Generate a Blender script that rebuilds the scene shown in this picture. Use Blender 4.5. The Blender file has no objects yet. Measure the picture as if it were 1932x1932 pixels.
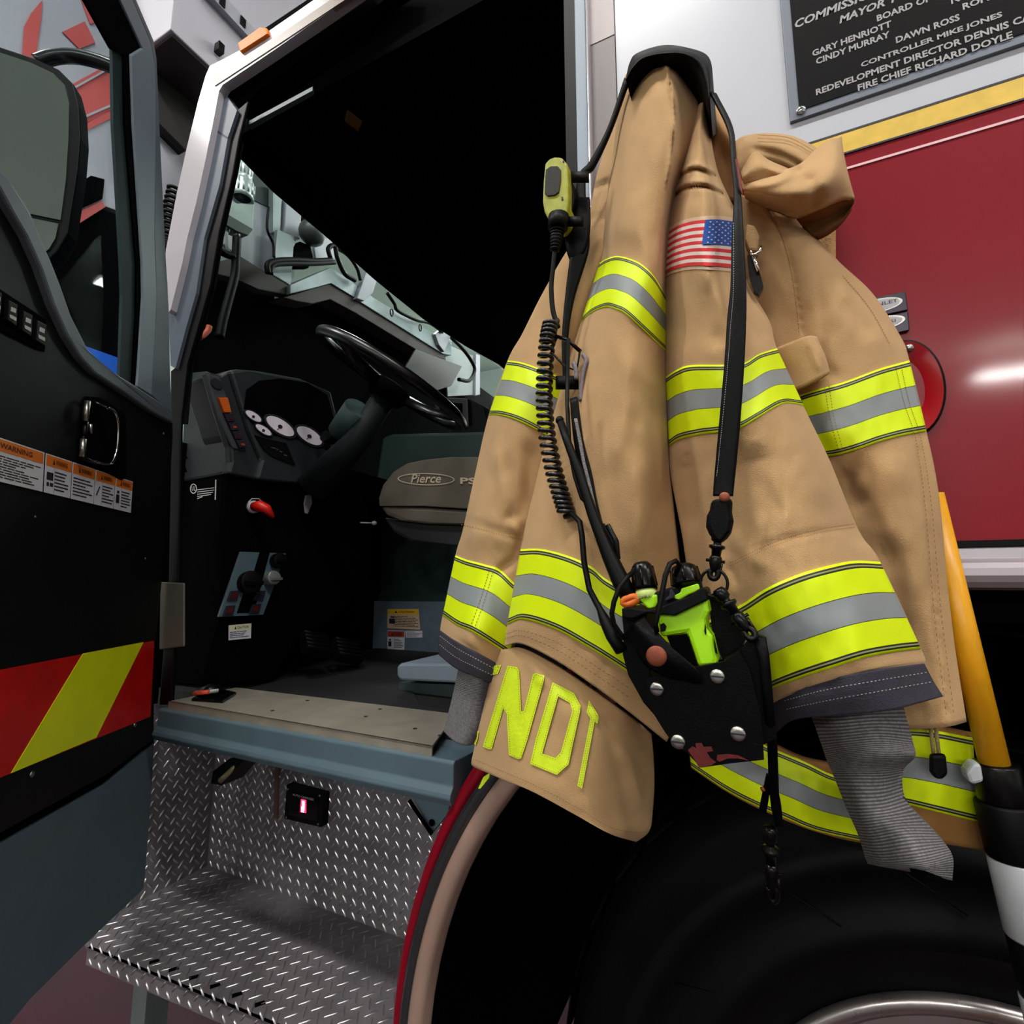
import bpy, bmesh, math, random
import numpy as np
from mathutils import Vector, Matrix, noise, kdtree
from mathutils.geometry import tessellate_polygon
random.seed(7)
S = bpy.context.scene
COL = S.collection

# ------------------------------------------------------------------ camera model (photo frame 1932 x 1932)
F = 950.0; YAW = math.radians(25.4); PIT = math.radians(7.6); CAM = Vector((0.0, -0.75, 1.33))
cam_d = bpy.data.cameras.new('camera'); cam = bpy.data.objects.new('camera', cam_d); COL.objects.link(cam)
cam.location = CAM; cam.rotation_euler = (math.pi/2 + PIT, 0, YAW)
cam_d.sensor_fit = 'HORIZONTAL'; cam_d.sensor_width = 36.0; cam_d.lens = 36.0*F/1932.0; cam_d.clip_start = 0.02
S.camera = cam
S.view_settings.view_transform = 'Standard'; S.view_settings.look = 'None'
S.view_settings.gamma = 1.0; S.view_settings.use_curve_mapping = False
S.view_settings.exposure = -0.15

DH = Vector((-1.28, -0.02, 0)); DD = Vector((0.641, -0.767, 0)); DN = Vector((0.767, 0.641, 0))   # opened door: hinge, direction, inner normal
def ray(px, py):
    r = (px-966)/F; u = (966-py)/F
    up = u*math.cos(PIT)+math.sin(PIT); fw = math.cos(PIT)-u*math.sin(PIT)
    return Vector((r*math.cos(YAW)-fw*math.sin(YAW), fw*math.cos(YAW)+r*math.sin(YAW), up))
def PY(px, py, Y): d = ray(px, py); return CAM + d*((Y-CAM.y)/d.y)
def PX(px, py, X): d = ray(px, py); return CAM + d*((X-CAM.x)/d.x)
def PZ(px, py, Z): d = ray(px, py); return CAM + d*((Z-CAM.z)/d.z)
def PD(px, py, off=0.0):
    d = ray(px, py); t = (DN.dot(DH-CAM)+off)/DN.dot(d); return CAM + d*t
def U(px, py, pl):
    k, v = pl
    if k == 'N':
        d = ray(px, py); return CAM + d*(v[1].dot(v[0]-CAM)/v[1].dot(d))
    return {'Y': PY, 'X': PX, 'Z': PZ, 'D': PD}[k](px, py, v)
def crom(pts, t):
    n = len(pts)-1
    if n == 0: return pts[0]
    x = max(0.0, min(1.0, t))*n; i = min(int(x), n-1); f = x-i
    p1, p2 = pts[i], pts[i+1]
    p0 = pts[i-1] if i > 0 else p1*2-p2
    p3 = pts[i+2] if i+2 <= n else p2*2-p1
    return 0.5*((2*p1)+(p2-p0)*f+(2*p0-5*p1+4*p2-p3)*f*f+(3*p1-p0-3*p2+p3)*f*f*f)
def spl(pts, n):
    a = [np.array(p, float) for p in pts]
    return [crom(a, i/n) for i in range(n+1)]
def spx(pts, n): return [tuple(p) for p in spl(pts, n)]

# ------------------------------------------------------------------ materials
def lin(c):
    return tuple(((x/255)/12.92 if x/255 <= .04045 else ((x/255+.055)/1.055)**2.4) for x in c)+(1.0,)
MATS = {}
def mat(name, rgb, rough=.5, metal=0.0, spec=.5, var=0.0, vscale=30, bump=0.0, bscale=200, coat=0.0, sheen=0.0, emit=None, estr=0.0, rvar=0.0, aniso=None):
    if name in MATS: return MATS[name]
    m = bpy.data.materials.new(name); m.use_nodes = True; MATS[name] = m
    nt = m.node_tree; b = nt.nodes['Principled BSDF']
    b.inputs['Base Color'].default_value = lin(rgb); b.inputs['Roughness'].default_value = rough
    b.inputs['Metallic'].default_value = metal; b.inputs['Specular IOR Level'].default_value = spec
    b.inputs['Coat Weight'].default_value = coat; b.inputs['Coat Roughness'].default_value = .08
    if sheen: b.inputs['Sheen Weight'].default_value = sheen
    if emit: b.inputs['Emission Color'].default_value = lin(emit); b.inputs['Emission Strength'].default_value = estr
    tc = nt.nodes.new('ShaderNodeTexCoord')
    if var or rvar:
        n = nt.nodes.new('ShaderNodeTexNoise'); n.inputs['Scale'].default_value = vscale; n.inputs['Detail'].default_value = 6
        nt.links.new(tc.outputs['Object'], n.inputs['Vector'])
        if var:
            r = nt.nodes.new('ShaderNodeValToRGB'); c = lin(rgb)
            r.color_ramp.elements[0].position = .3; r.color_ramp.elements[1].position = .7
            r.color_ramp.elements[0].color = tuple(x*(1-var) for x in c[:3])+(1,)
            r.color_ramp.elements[1].color = tuple(min(1, x*(1+var)) for x in c[:3])+(1,)
            nt.links.new(n.outputs['Fac'], r.inputs['Fac']); nt.links.new(r.outputs['Color'], b.inputs['Base Color'])
        if rvar:
            mr = nt.nodes.new('ShaderNodeMapRange'); mr.inputs['To Min'].default_value = max(0, rough-rvar); mr.inputs['To Max'].default_value = min(1, rough+rvar)
            nt.links.new(n.outputs['Fac'], mr.inputs['Value']); nt.links.new(mr.outputs['Result'], b.inputs['Roughness'])
    if bump:
        n2 = nt.nodes.new('ShaderNodeTexNoise'); n2.inputs['Scale'].default_value = bscale; n2.inputs['Detail'].default_value = 3
        mp = nt.nodes.new('ShaderNodeMapping'); nt.links.new(tc.outputs['Object'], mp.inputs['Vector'])
        if aniso: mp.inputs['Scale'].default_value = aniso
        nt.links.new(mp.outputs['Vector'], n2.inputs['Vector'])
        bp = nt.nodes.new('ShaderNodeBump'); bp.inputs['Strength'].default_value = bump; bp.inputs['Distance'].default_value = .002
        nt.links.new(n2.outputs['Fac'], bp.inputs['Height']); nt.links.new(bp.outputs['Normal'], b.inputs['Normal'])
    return m
def glassy(name, tint, refl=.10):
    m = bpy.data.materials.new(name); m.use_nodes = True; nt = m.node_tree
    for n in list(nt.nodes):
        if n.type != 'OUTPUT_MATERIAL': nt.nodes.remove(n)
    o = [n for n in nt.nodes][0]
    t = nt.nodes.new('ShaderNodeBsdfTransparent'); t.inputs['Color'].default_value = tint
    g = nt.nodes.new('ShaderNodeBsdfGlossy'); g.inputs['Roughness'].default_value = .02
    f = nt.nodes.new('ShaderNodeLayerWeight'); f.inputs['Blend'].default_value = .5
    mx = nt.nodes.new('ShaderNodeMixShader')
    pw = nt.nodes.new('ShaderNodeMath'); pw.operation = 'POWER'; pw.inputs[1].default_value = 5
    ma = nt.nodes.new('ShaderNodeMath'); ma.operation = 'MULTIPLY_ADD'; ma.inputs[1].default_value = .15; ma.inputs[2].default_value = .005
    nt.links.new(f.outputs['Facing'], pw.inputs[0]); nt.links.new(pw.outputs['Value'], ma.inputs[0]); nt.links.new(ma.outputs['Value'], mx.inputs['Fac']); nt.links.new(t.outputs['BSDF'], mx.inputs[1]); nt.links.new(g.outputs['BSDF'], mx.inputs[2])
    nt.links.new(mx.outputs['Shader'], o.inputs['Surface']); MATS[name] = m
    return m

TAN = (186, 149, 106)
M_tan = mat('tan_cloth', TAN, .92, var=.10, vscale=9, bump=.35, bscale=900, spec=.15, sheen=.1)
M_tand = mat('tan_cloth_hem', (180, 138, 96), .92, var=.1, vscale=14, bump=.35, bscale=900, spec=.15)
M_seam = mat('seam_thread', (132, 96, 58), .9, spec=.1)
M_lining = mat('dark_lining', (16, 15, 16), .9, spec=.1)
M_cuff = mat('charcoal_cuff', (58, 56, 66), .85, var=.15, vscale=20, bump=.4, bscale=700, spec=.2)
M_white_thread = mat('white_thread', (190, 186, 180), .9)
M_black = mat('black_leather', (3, 3, 4), .48, spec=.10, var=.2, vscale=60, bump=.15, bscale=500, rvar=.1)
M_blackm = mat('black_metal', (14, 13, 13), .28, .6, rvar=.08, vscale=40)
M_rubber = mat('black_rubber', (5, 5, 6), .5, spec=.14)
M_limep = mat('lime_plastic', (168, 230, 18), .45, spec=.4, var=.05)
M_micp = mat('mic_plastic', (158, 160, 42), .5, var=.18, vscale=70)
M_grille = mat('mic_grille', (52, 50, 44), .8, bump=.6, bscale=1500)
M_copper = mat('copper', (134, 68, 46), .5, .4, var=.15, vscale=200)
M_steel = mat('steel', (175, 172, 166), .3, 1.0, rvar=.1, vscale=80)
M_chrome = mat('chrome', (225, 225, 228), .08, 1.0)
M_orange = mat('orange_rubber', (222, 106, 30), .6)
M_red = mat('red_paint_mark', (86, 8, 6), .7, var=.3, vscale=300)
M_yel = mat('yellow_pole', (226, 158, 14), .38, spec=.5, var=.06, vscale=40)
M_whitep = mat('white_plastic', (176, 180, 184), .4, var=.04)
M_limes = mat('lime_letter', (214, 236, 30), .6, var=.05, vscale=60)
# truck
M_wht = mat('white_paint', (200, 202, 212), .25, spec=.5, coat=.4)
M_pill = mat('white_pillar_paint', (190, 184, 192), .2, coat=.6)
M_redp = mat('red_paint', (132, 6, 28), .35, spec=.2, coat=.4)
M_gold = mat('gold_leaf', (214, 178, 72), .45, .2, var=.12, vscale=50)
M_pin = mat('pinstripe', (232, 190, 196), .5)
M_blk = mat('black_plastic', (6, 7, 8), .55, spec=.18, bump=.2, bscale=600)
M_doorblk = mat('black_door_trim', (8, 13, 13), .5, spec=.2, bump=.15, bscale=700, var=.2, vscale=8)
M_slate = mat('slate_paint', (80, 100, 111), .5, bump=.12, bscale=500, var=.06, vscale=12)
M_grey = mat('grey_paint', (112, 124, 138), .5, bump=.1, bscale=500, var=.05)
M_jamb = mat('jamb_grey', (100, 108, 122), .5, bump=.1, bscale=500, var=.05)
M_lgrey = mat('light_grey_paint', (140, 154, 170), .5, bump=.1, bscale=500)
M_teal = mat('glass_channel', (26, 50, 54), .7, bump=.4, bscale=900)
M_mauve = mat('taupe_trim', (116, 107, 109), .5)
M_alu = mat('aluminium', (150, 146, 142), .38, .85, var=.15, vscale=25, rvar=.1)
M_tread = mat('diamond_plate', (124, 118, 122), .5, .35, var=.22, vscale=14, rvar=.12)
M_lug = mat('diamond_lugs', (190, 188, 192), .3, .9)
M_sill = mat('sill_plate', (150, 142, 130), .55, .35, var=.12, vscale=20, bump=.1, bscale=300)
M_dash = mat('dash_grey', (35, 41, 44), .5, bump=.2, bscale=700, var=.05)
M_dashl = mat('dash_switch_plate', (66, 70, 78), .45)
M_dial = mat('gauge_face', (232, 224, 236), .5)
M_ored = mat('orange_switch', (212, 92, 20), .5)
M_dred = mat('dark_red_switch', (90, 20, 16), .4)
M_redk = mat('red_knob', (214, 30, 18), .35)
M_green = mat('green_black_vinyl', (30, 56, 50), .6, bump=.3, bscale=300)
M_seat = mat('seat_cloth', (82, 76, 66), .9, bump=.4, bscale=700, var=.06)
M_seatd = mat('seat_dark', (18, 22, 24), .7)
M_embr = mat('seat_embroidery', (176, 160, 138), .8)
M_mat = mat('floor_mat', (9, 10, 10), .75, bump=.6, bscale=250)
M_fw = mat('firewall_grey', (92, 108, 122), .6, bump=.15, bscale=300, var=.1)
M_pad = mat('quilted_pad', (98, 90, 84), .75, bump=.3, bscale=300)
M_lab = mat('label_white', (216, 216, 228), .45)
M_laby = mat('label_yellow', (232, 180, 20), .45)
M_labo = mat('label_orange', (226, 118, 34), .45)
M_labr = mat('label_red', (168, 62, 40), .5)
M_labt = mat('label_tan', (206, 178, 150), .5)
M_ink = mat('ink', (26, 22, 40), .6)
M_inkb = mat('ink_brown', (74, 34, 8), .6)
M_inkw = mat('white_ink', (200, 200, 200), .6)
M_chr = mat('chevron_red', (206, 14, 10), .42, var=.15, vscale=18)
M_chl = mat('chevron_lime', (240, 252, 16), .42, var=.06, vscale=18)
M_tire = mat('tyre_rubber', (6, 6, 7), .6, spec=.12, var=.25, vscale=9, bump=.15, bscale=120)
M_rim = mat('rim_metal', (176, 168, 168), .3, .9, rvar=.1, vscale=30)
M_flare = mat('fender_rubber', (158, 128, 116), .5, var=.06, vscale=20)
M_flarec = mat('fender_chrome', (88, 92, 94), .25, .8)
M_amber = mat('amber_lens', (240, 120, 0), .45, spec=.2)
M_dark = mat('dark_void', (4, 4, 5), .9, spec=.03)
M_plaque = mat('plaque_black', (8, 8, 10), .6, spec=.08, bump=.1, bscale=400)
M_plsil = mat('plaque_silver', (106, 112, 124), .5, .3)
M_plett = mat('plaque_letters', (150, 148, 150), .5, .3)
M_mir = mat('mirror_glass', (245, 250, 246), .03, 1.0)
M_basket = mat('platform_white', (168, 166, 178), .45, spec=.4)
M_lilac = mat('platform_grey', (150, 152, 162), .45)
M_steelg = mat('galvanised', (128, 138, 140), .5, .5, var=.1, vscale=20)
M_boxg = mat('junction_box_grey', (150, 166, 160), .6)
M_rstripe = mat('red_stripe', (196, 84, 84), .4)  # paled toward pink, the window's reflected haze put into the colour
M_led = mat('led_red', (255, 40, 60), .4, emit=(255, 30, 60), estr=6)
M_ledw = mat('led_core', (255, 190, 220), .4, emit=(255, 150, 200), estr=9)
M_blue = mat('blue_plastic', (40, 110, 235), .4)
M_floor = mat('floor_paint', (46, 9, 26), .45, spec=.25, var=.25, vscale=3, rvar=.1)
M_wall = mat('wall_paint', (206, 216, 212), .8)
M_wallf = mat('far_wall_paint', (124, 130, 126), .8)
M_ceil = mat('ceiling_paint', (196, 208, 198), .8)
M_lamp = mat('lamp_tube', (255, 250, 240), .4, emit=(255, 248, 238), estr=14)
M_fix = mat('lamp_housing', (210, 210, 210), .5)
M_glass = glassy('clear_glass', (.86, .92, .92, 1))
M_acry = glassy('clear_acrylic', (.75, .72, .70, 1))
def band_mat():
    m = bpy.data.materials.new('reflective_trim'); m.use_nodes = True; nt = m.node_tree; b = nt.nodes['Principled BSDF']
    uv = nt.nodes.new('ShaderNodeUVMap'); uv.uv_map = 'UVMap'
    sp = nt.nodes.new('ShaderNodeSeparateXYZ'); nt.links.new(uv.outputs['UV'], sp.inputs['Vector'])
    r = nt.nodes.new('ShaderNodeValToRGB'); r.color_ramp.interpolation = 'CONSTANT'
    L = lin((222, 244, 6)); K = lin((40, 42, 30)); G = lin((140, 146, 148)); K2 = lin((150, 156, 110))
    seq = [(0, L), (.025, K), (.045, K2), (.06, K), (.08, L), (.35, K), (.356, G), (.635, K), (.641, L), (.915, K), (.935, K2), (.95, K), (.97, L)]
    e = r.color_ramp.elements
    while len(e) > 1: e.remove(e[-1])
    e[0].position = 0; e[0].color = seq[0][1]
    for p, c in seq[1:]:
        k = e.new(p); k.color = c
    nt.links.new(sp.outputs['Y'], r.inputs['Fac']); nt.links.new(r.outputs['Color'], b.inputs['Base Color'])
    b.inputs['Roughness'].default_value = .5; b.inputs['Specular IOR Level'].default_value = .35
    MATS['band'] = m; return m
M_band = band_mat()
def knit_mat():
    m = bpy.data.materials.new('grey_knit'); m.use_nodes = True; nt = m.node_tree; b = nt.nodes['Principled BSDF']
    uv = nt.nodes.new('ShaderNodeUVMap'); uv.uv_map = 'UVMap'
    mp = nt.nodes.new('ShaderNodeMapping'); mp.inputs['Scale'].default_value = (1, 1, 1); nt.links.new(uv.outputs['UV'], mp.inputs['Vector'])
    w = nt.nodes.new('ShaderNodeTexWave'); w.bands_direction = 'Y'; w.inputs['Scale'].default_value = 21; w.inputs['Distortion'].default_value = 1.6; w.inputs['Detail'].default_value = 2; w.inputs['Detail Scale'].default_value = 20
    nt.links.new(mp.outputs['Vector'], w.inputs['Vector'])
    n = nt.nodes.new('ShaderNodeTexNoise'); n.inputs['Scale'].default_value = 260
    tc = nt.nodes.new('ShaderNodeTexCoord'); nt.links.new(tc.outputs['Object'], n.inputs['Vector'])
    mu = nt.nodes.new('ShaderNodeMath'); mu.operation = 'MULTIPLY'; nt.links.new(w.outputs['Fac'], mu.inputs[0]); nt.links.new(n.outputs['Fac'], mu.inputs[1])
    r = nt.nodes.new('ShaderNodeValToRGB'); r.color_ramp.elements[0].color = lin((74, 71, 73)); r.color_ramp.elements[1].color = lin((158, 153, 157)); r.color_ramp.elements[1].position = .62
    nt.links.new(mu.outputs['Value'], r.inputs['Fac']); nt.links.new(r.outputs['Color'], b.inputs['Base Color'])
    bp = nt.nodes.new('ShaderNodeBump'); bp.inputs['Strength'].default_value = .5; bp.inputs['Distance'].default_value = .002
    nt.links.new(w.outputs['Fac'], bp.inputs['Height']); nt.links.new(bp.outputs['Normal'], b.inputs['Normal'])
    b.inputs['Roughness'].default_value = .95
    return m
M_knit = knit_mat()

# ------------------------------------------------------------------ objects
def props(o, label=None, cat=None, group=None, kind=None):
    for k, v in (('label', label), ('category', cat), ('group', group), ('kind', kind)):
        if v: o[k] = v
    return o
def empty(name, loc, label, cat, group=None):
    o = bpy.data.objects.new(name, None); COL.objects.link(o); o.location = loc; o.empty_display_size = .1
    return props(o, label, cat, group)
class MB:
    def __init__(s): s.v = []; s.f = []; s.m = []; s.uv = {}; s.nosm = set()
    def add(s, co): s.v.append(Vector(co)); return len(s.v)-1
    def face(s, ids, m=0, uv=None, flat=False):
        s.f.append(tuple(ids)); s.m.append(m)
        if uv: s.uv[len(s.f)-1] = uv
        if flat: s.nosm.add(len(s.f)-1)
    def prism(s, front, back, m=0, msid=None):
        n = len(front); a = [s.add(p) for p in front]; b = [s.add(p) for p in back]
        tri = tessellate_polygon([[Vector(p) for p in front]])
        for t in tri: s.face([a[i] for i in t], m, flat=True)
        for t in tri: s.face([b[i] for i in reversed(t)], m if msid is None else msid, flat=True)
        for i in range(n):
            j = (i+1) % n
            s.face([a[i], b[i], b[j], a[j]], m if msid is None else msid, flat=True)
        return s
    def px(s, poly, pl, depth, m=0, msid=None, vec=None):
        """outline at plane pl, given real thickness (away from the viewer side)"""
        fr = [U(x, y, pl) for x, y in poly]
        if vec is None: vec = {'Y': Vector((0, 1, 0)), 'X': Vector((-1, 0, 0)), 'Z': Vector((0, 0, -1)), 'D': -DN}[pl[0]]
        return s.prism(fr, [p+vec*depth for p in fr], m, msid)
    def box(s, lo, hi, m=0):
        x0, y0, z0 = lo; x1, y1, z1 = hi
        return s.prism([(x0, y0, z0), (x1, y0, z0), (x1, y0, z1), (x0, y0, z1)], [(x0, y1, z0), (x1, y1, z0), (x1, y1, z1), (x0, y1, z1)], m)
    def tube(s, path, r, n=10, m=0, closed=False, cap=True, flat=1.0):
        P = [Vector(p) for p in path]; k = len(P)
        R = r if isinstance(r, (list, tuple)) else [r]*k
        T = []
        for i in range(k):
            a = P[i-1] if (i > 0 or closed) else P[i]; b = P[(i+1) % k] if (i < k-1 or closed) else P[i]
            t = (b-a); T.append(t.normalized() if t.length > 1e-9 else Vector((0, 0, 1)))
        nrm = T[0].orthogonal().normalized(); rings = []
        for i in range(k):
            nrm = (nrm-T[i]*nrm.dot(T[i])); nrm = nrm.normalized() if nrm.length > 1e-6 else T[i].orthogonal().normalized()
            bn = T[i].cross(nrm)
            rings.append([s.add(P[i]+(nrm*math.cos(2*math.pi*j/n)+bn*math.sin(2*math.pi*j/n)*flat)*R[i]) for j in range(n)])
        for i in range(k if closed else k-1):
            a, b = rings[i], rings[(i+1) % k]
            for j in range(n): s.face([a[j], a[(j+1) % n], b[(j+1) % n], b[j]], m)
        if cap and not closed:
            s.face(list(reversed(rings[0])), m, flat=True); s.face(rings[-1], m, flat=True)
        return s
    def lathe(s, o, ax, prof, n=48, m=0, a0=0, a1=2*math.pi, capends=True):
        """prof: (radius, along axis) or (radius, along, mat)"""
        ax = Vector(ax).normalized(); e1 = ax.orthogonal().normalized()
        if abs(ax.y) > .99: e1 = Vector((1, 0, 0))
        e2 = ax.cross(e1); full = abs(a1-a0-2*math.pi) < 1e-6; nn = n if full else n+1; rings = []
        for p in prof:
            rings.append([s.add(Vector(o)+ax*p[1]+(e1*math.cos(a0+(a1-a0)*j/n)+e2*math.sin(a0+(a1-a0)*j/n))*p[0]) for j in range(nn)])
        for i in range(len(prof)-1):
            mm = prof[i][2] if len(prof[i]) > 2 else m
            for j in range(n): s.face([rings[i][j], rings[i][(j+1) % nn], rings[i+1][(j+1) % nn], rings[i+1][j]], mm)
        if capends and full:
            if prof[0][0] > 1e-6: s.face(list(reversed(rings[0])), m, flat=True)
            if prof[-1][0] > 1e-6: s.face(rings[-1], m, flat=True)
        return s
    def disc(s, c, ax, r, h, m=0, n=20, dome=.25):
        return s.lathe(c, ax, [(r, 0), (r, h*.7), (r*.85, h), (r*.4, h*(1+dome)), (0, h*(1+dome))], n, m)
    def ell(s, c, rx, ry, rz, n=16, m=0, rot=None):
        c = Vector(c); rot = rot or Matrix.Identity(3); rings = []
        for i in range(1, n//2):
            th = math.pi*i/(n//2)
            rings.append([s.add(c+rot @ Vector((rx*math.sin(th)*math.cos(2*math.pi*j/n), ry*math.sin(th)*math.sin(2*math.pi*j/n), rz*math.cos(th)))) for j in range(n)])
        t = s.add(c+rot @ Vector((0, 0, rz))); b = s.add(c-rot @ Vector((0, 0, rz)))
        for j in range(n): s.face([t, rings[0][j], rings[0][(j+1) % n]], m); s.face([b, rings[-1][(j+1) % n], rings[-1][j]], m)
        for i in range(len(rings)-1):
            for j in range(n): s.face([rings[i][j], rings[i+1][j], rings[i+1][(j+1) % n], rings[i][(j+1) % n]], m)
        return s
    def text(s, st, bl, br, tl, m=0, shear=0.0, fat=0.0):
        """lettering filling the parallelogram bl, br, tl"""
        cu = bpy.data.curves.new('t', 'FONT'); cu.body = st; cu.size = 1.0; cu.shear = shear; cu.offset = fat; cu.resolution_u = 2
        ob = bpy.data.objects.new('t', cu); me = bpy.data.meshes.new_from_object(ob)
        vs = [v.co.copy() for v in me.vertices]
        if vs:
            x0 = min(v.x for v in vs); x1 = max(v.x for v in vs); y0 = min(v.y for v in vs); y1 = max(v.y for v in vs)
            bl, br, tl = Vector(bl), Vector(br), Vector(tl)
            ids = [s.add(bl+(br-bl)*((v.x-x0)/(x1-x0))+(tl-bl)*((v.y-y0)/(y1-y0))) for v in vs]
            for p in me.polygons: s.face([ids[i] for i in p.vertices], m, flat=True)
        bpy.data.meshes.remove(me); bpy.data.objects.remove(ob); bpy.data.curves.remove(cu)
        return s
    def build(s, name, mats, parent=None, smooth=True, bevel=0.0, solid=0.0, label=None, cat=None, group=None, kind=None, sub=0, recalc=True):
        o0 = Vector((0, 0, 0))
        if parent is not None:
            r = parent
            while r.parent is not None: r = r.parent
            o0 = Vector(r.location)
        me = bpy.data.meshes.new(name)
        me.from_pydata([tuple(v-o0) for v in s.v], [], s.f)
        for m in (mats if isinstance(mats, (list, tuple)) else [mats]): me.materials.append(m)
        for i, p in enumerate(me.polygons):
            p.material_index = s.m[i]; p.use_smooth = smooth and i not in s.nosm
        if s.uv:
            ul = me.uv_layers.new(name='UVMap')
            for i, p in enumerate(me.polygons):
                if i in s.uv:
                    for k, li in enumerate(p.loop_indices): ul.data[li].uv = s.uv[i][k]
        if recalc:
            bm = bmesh.new(); bm.from_mesh(me); bmesh.ops.recalc_face_normals(bm, faces=bm.faces); bm.to_mesh(me); bm.free()
        o = bpy.data.objects.new(name, me); COL.objects.link(o)
        if parent is not None: o.parent = parent
        if bevel:
            w = o.modifiers.new('weld', 'WELD'); w.merge_threshold = 1e-5
            b = o.modifiers.new('bev', 'BEVEL'); b.width = bevel; b.segments = 2; b.limit_method = 'ANGLE'; b.angle_limit = .6
        if solid:
            d = o.modifiers.new('sol', 'SOLIDIFY'); d.thickness = solid; d.offset = -1
        if sub:
            d = o.modifiers.new('sub', 'SUBSURF'); d.levels = sub; d.render_levels = sub
        return props(o, label, cat, group, kind)

# ------------------------------------------------------------------ cloth sheets: outline in the photo, real distance d in front of the truck side (Y = -d), real thickness
def noi(x, y, z=0.0): return noise.noise(Vector((x, y, z)))
class Sheet:
    def __init__(s, rows, deps, nu=40, k=8, folds=(), rough=.0, seed=0.0, th=(.006, .05), lim=-.006):
        s.nu = nu
        R = [spl(r, nu) for r in rows]
        Dp = [[float(crom([np.array([x]) for x in d], i/nu)[0]) for i in range(nu+1)] for d in deps]
        nv = (len(rows)-1)*k; s.nv = nv
        s.P = np.zeros((nv+1, nu+1, 2)); s.D = np.zeros((nv+1, nu+1))
        for i in range(nu+1):
            c = [r[i] for r in R]; d = [np.array([q[i]]) for q in Dp]
            for j in range(nv+1):
                s.P[j, i] = crom(c, j/nv); s.D[j, i] = crom(d, j/nv)[0]
        for fd in folds:
            pl, amp, w = fd[0], fd[1], fd[2]
            pts = np.array(spl(pl, 24)); 
            d2 = ((s.P[:, :, None, :]-pts[None, None])**2).sum(-1)
            kx = d2.argmin(-1); t = kx/24.0
            tp = np.clip(np.minimum(t, 1-t)*5+.0, 0, 1) if len(fd) < 4 else np.clip((1-t)*4 if fd[3] == 's' else np.clip(t*4, 0, 1) if fd[3] == 'e' else np.ones_like(t), 0, 1)
            s.D += amp*np.exp(-d2.min(-1)/(w*w))*tp
        if rough:
            for j in range(nv+1):
                for i in range(nu+1):
                    x, y = s.P[j, i]; e = math.sin(math.pi*i/nu)
                    s.D[j, i] += rough*e*(noi(x/55, y/130, seed)+.5*noi(x/22, y/40, seed+3))
        s.th = th; s.lim = lim
        def up(A, ax, k=4):
            n = A.shape[ax]; x = np.linspace(0, n-1, (n-1)*k+1); i = np.minimum(x.astype(int), n-2); f = x-i
            sh = [1]*A.ndim; sh[ax] = -1; f = f.reshape(sh)
            return np.take(A, i, ax)*(1-f)+np.take(A, i+1, ax)*f
        s.fp = up(up(s.P, 0), 1).reshape(-1, 2); s.fd = up(up(s.D, 0), 1).reshape(-1)
        s.kd = kdtree.KDTree(len(s.fp))
        for i, p in enumerate(s.fp): s.kd.insert((p[0], p[1], 0), i)
        s.kd.balance()
    def at(s, x, y):
        a = b = 0.0
        for co, i, d in s.kd.find_n((x, y, 0), 4):
            w = 1/(d*d+.15); a += s.fd[i]*w; b += w
        return float(a/b)
    def pt(s, x, y, off=0.0): return PY(x, y, -(s.at(x, y)+off))
    def mesh(s, mb=None, m=0, mback=None):
        mb = mb or MB(); nu, nv = s.nu, s.nv
        mback = m if mback is None else mback
        A = [[mb.add(PY(s.P[j, i, 0], s.P[j, i, 1], -s.D[j, i])) for i in range(nu+1)] for j in range(nv+1)]
        B = []
        for j in range(nv+1):
            row = []
            for i in range(nu+1):
                e = max(0.0, math.sin(math.pi*i/nu))**.6
                t = s.th[0]+(s.th[1]-s.th[0])*e
                p = mb.v[A[j][i]]
                y = min(p.y+t, max(s.lim, p.y+.002))
                row.append(mb.add((p.x, y, p.z)))
            B.append(row)
        for j in range(nv):
            for i in range(nu):
                u0, u1, v0, v1 = i/nu, (i+1)/nu, j/nv, (j+1)/nv
                mb.face([A[j][i], A[j+1][i], A[j+1][i+1], A[j][i+1]], m, [(u0, v0), (u0, v1), (u1, v1), (u1, v0)])
                mb.face([B[j][i], B[j][i+1], B[j+1][i+1], B[j+1][i]], mback, [(u0, v0), (u1, v0), (u1, v1), (u0, v1)])
        for j in range(nv):
            mb.face([A[j][0], B[j][0], B[j+1][0], A[j+1][0]], m); mb.face([A[j][nu], A[j+1][nu], B[j+1][nu], B[j][nu]], m)
        for i in range(nu):
            mb.face([A[0][i], A[0][i+1], B[0][i+1], B[0][i]], m); mb.face([A[nv][i], B[nv][i], B[nv][i+1], A[nv][i+1]], m)
        return mb
def drape_strip(sh, top, bot, off=.0022, nu=40, nv=12, mb=None, m=0, back=.004):
    mb = mb or MB(); T = spl(top, nu); Bt = spl(bot, nu); A = []; B = []
    for j in range(nv+1):
        ra = []; rb = []
        for i in range(nu+1):
            p = T[i]*(1-j/nv)+Bt[i]*(j/nv); d = sh.at(p[0], p[1])
            q = PY(p[0], p[1], -(d+off)); ra.append(mb.add(q)); rb.append(mb.add((q.x, q.y+back, q.z)))
        A.append(ra); B.append(rb)
    for j in range(nv):
        for i in range(nu):
            uv = [(i/nu, j/nv), (i/nu, (j+1)/nv), ((i+1)/nu, (j+1)/nv), ((i+1)/nu, j/nv)]
            mb.face([A[j][i], A[j+1][i], A[j+1][i+1], A[j][i+1]], m, uv)
    for j in range(nv):
        for i, w in ((0, 0), (nu, 1)):
            mb.face([A[j][i], B[j][i], B[j+1][i], A[j+1][i]], m, [(w, j/nv), (w, j/nv), (w, (j+1)/nv), (w, (j+1)/nv)])
    for i in range(nu):
        for j, w in ((0, .01), (nv, .99)):
            mb.face([A[j][i], A[j][i+1], B[j][i+1], B[j][i]], m, [(0, w)]*4)
    return mb
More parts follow.
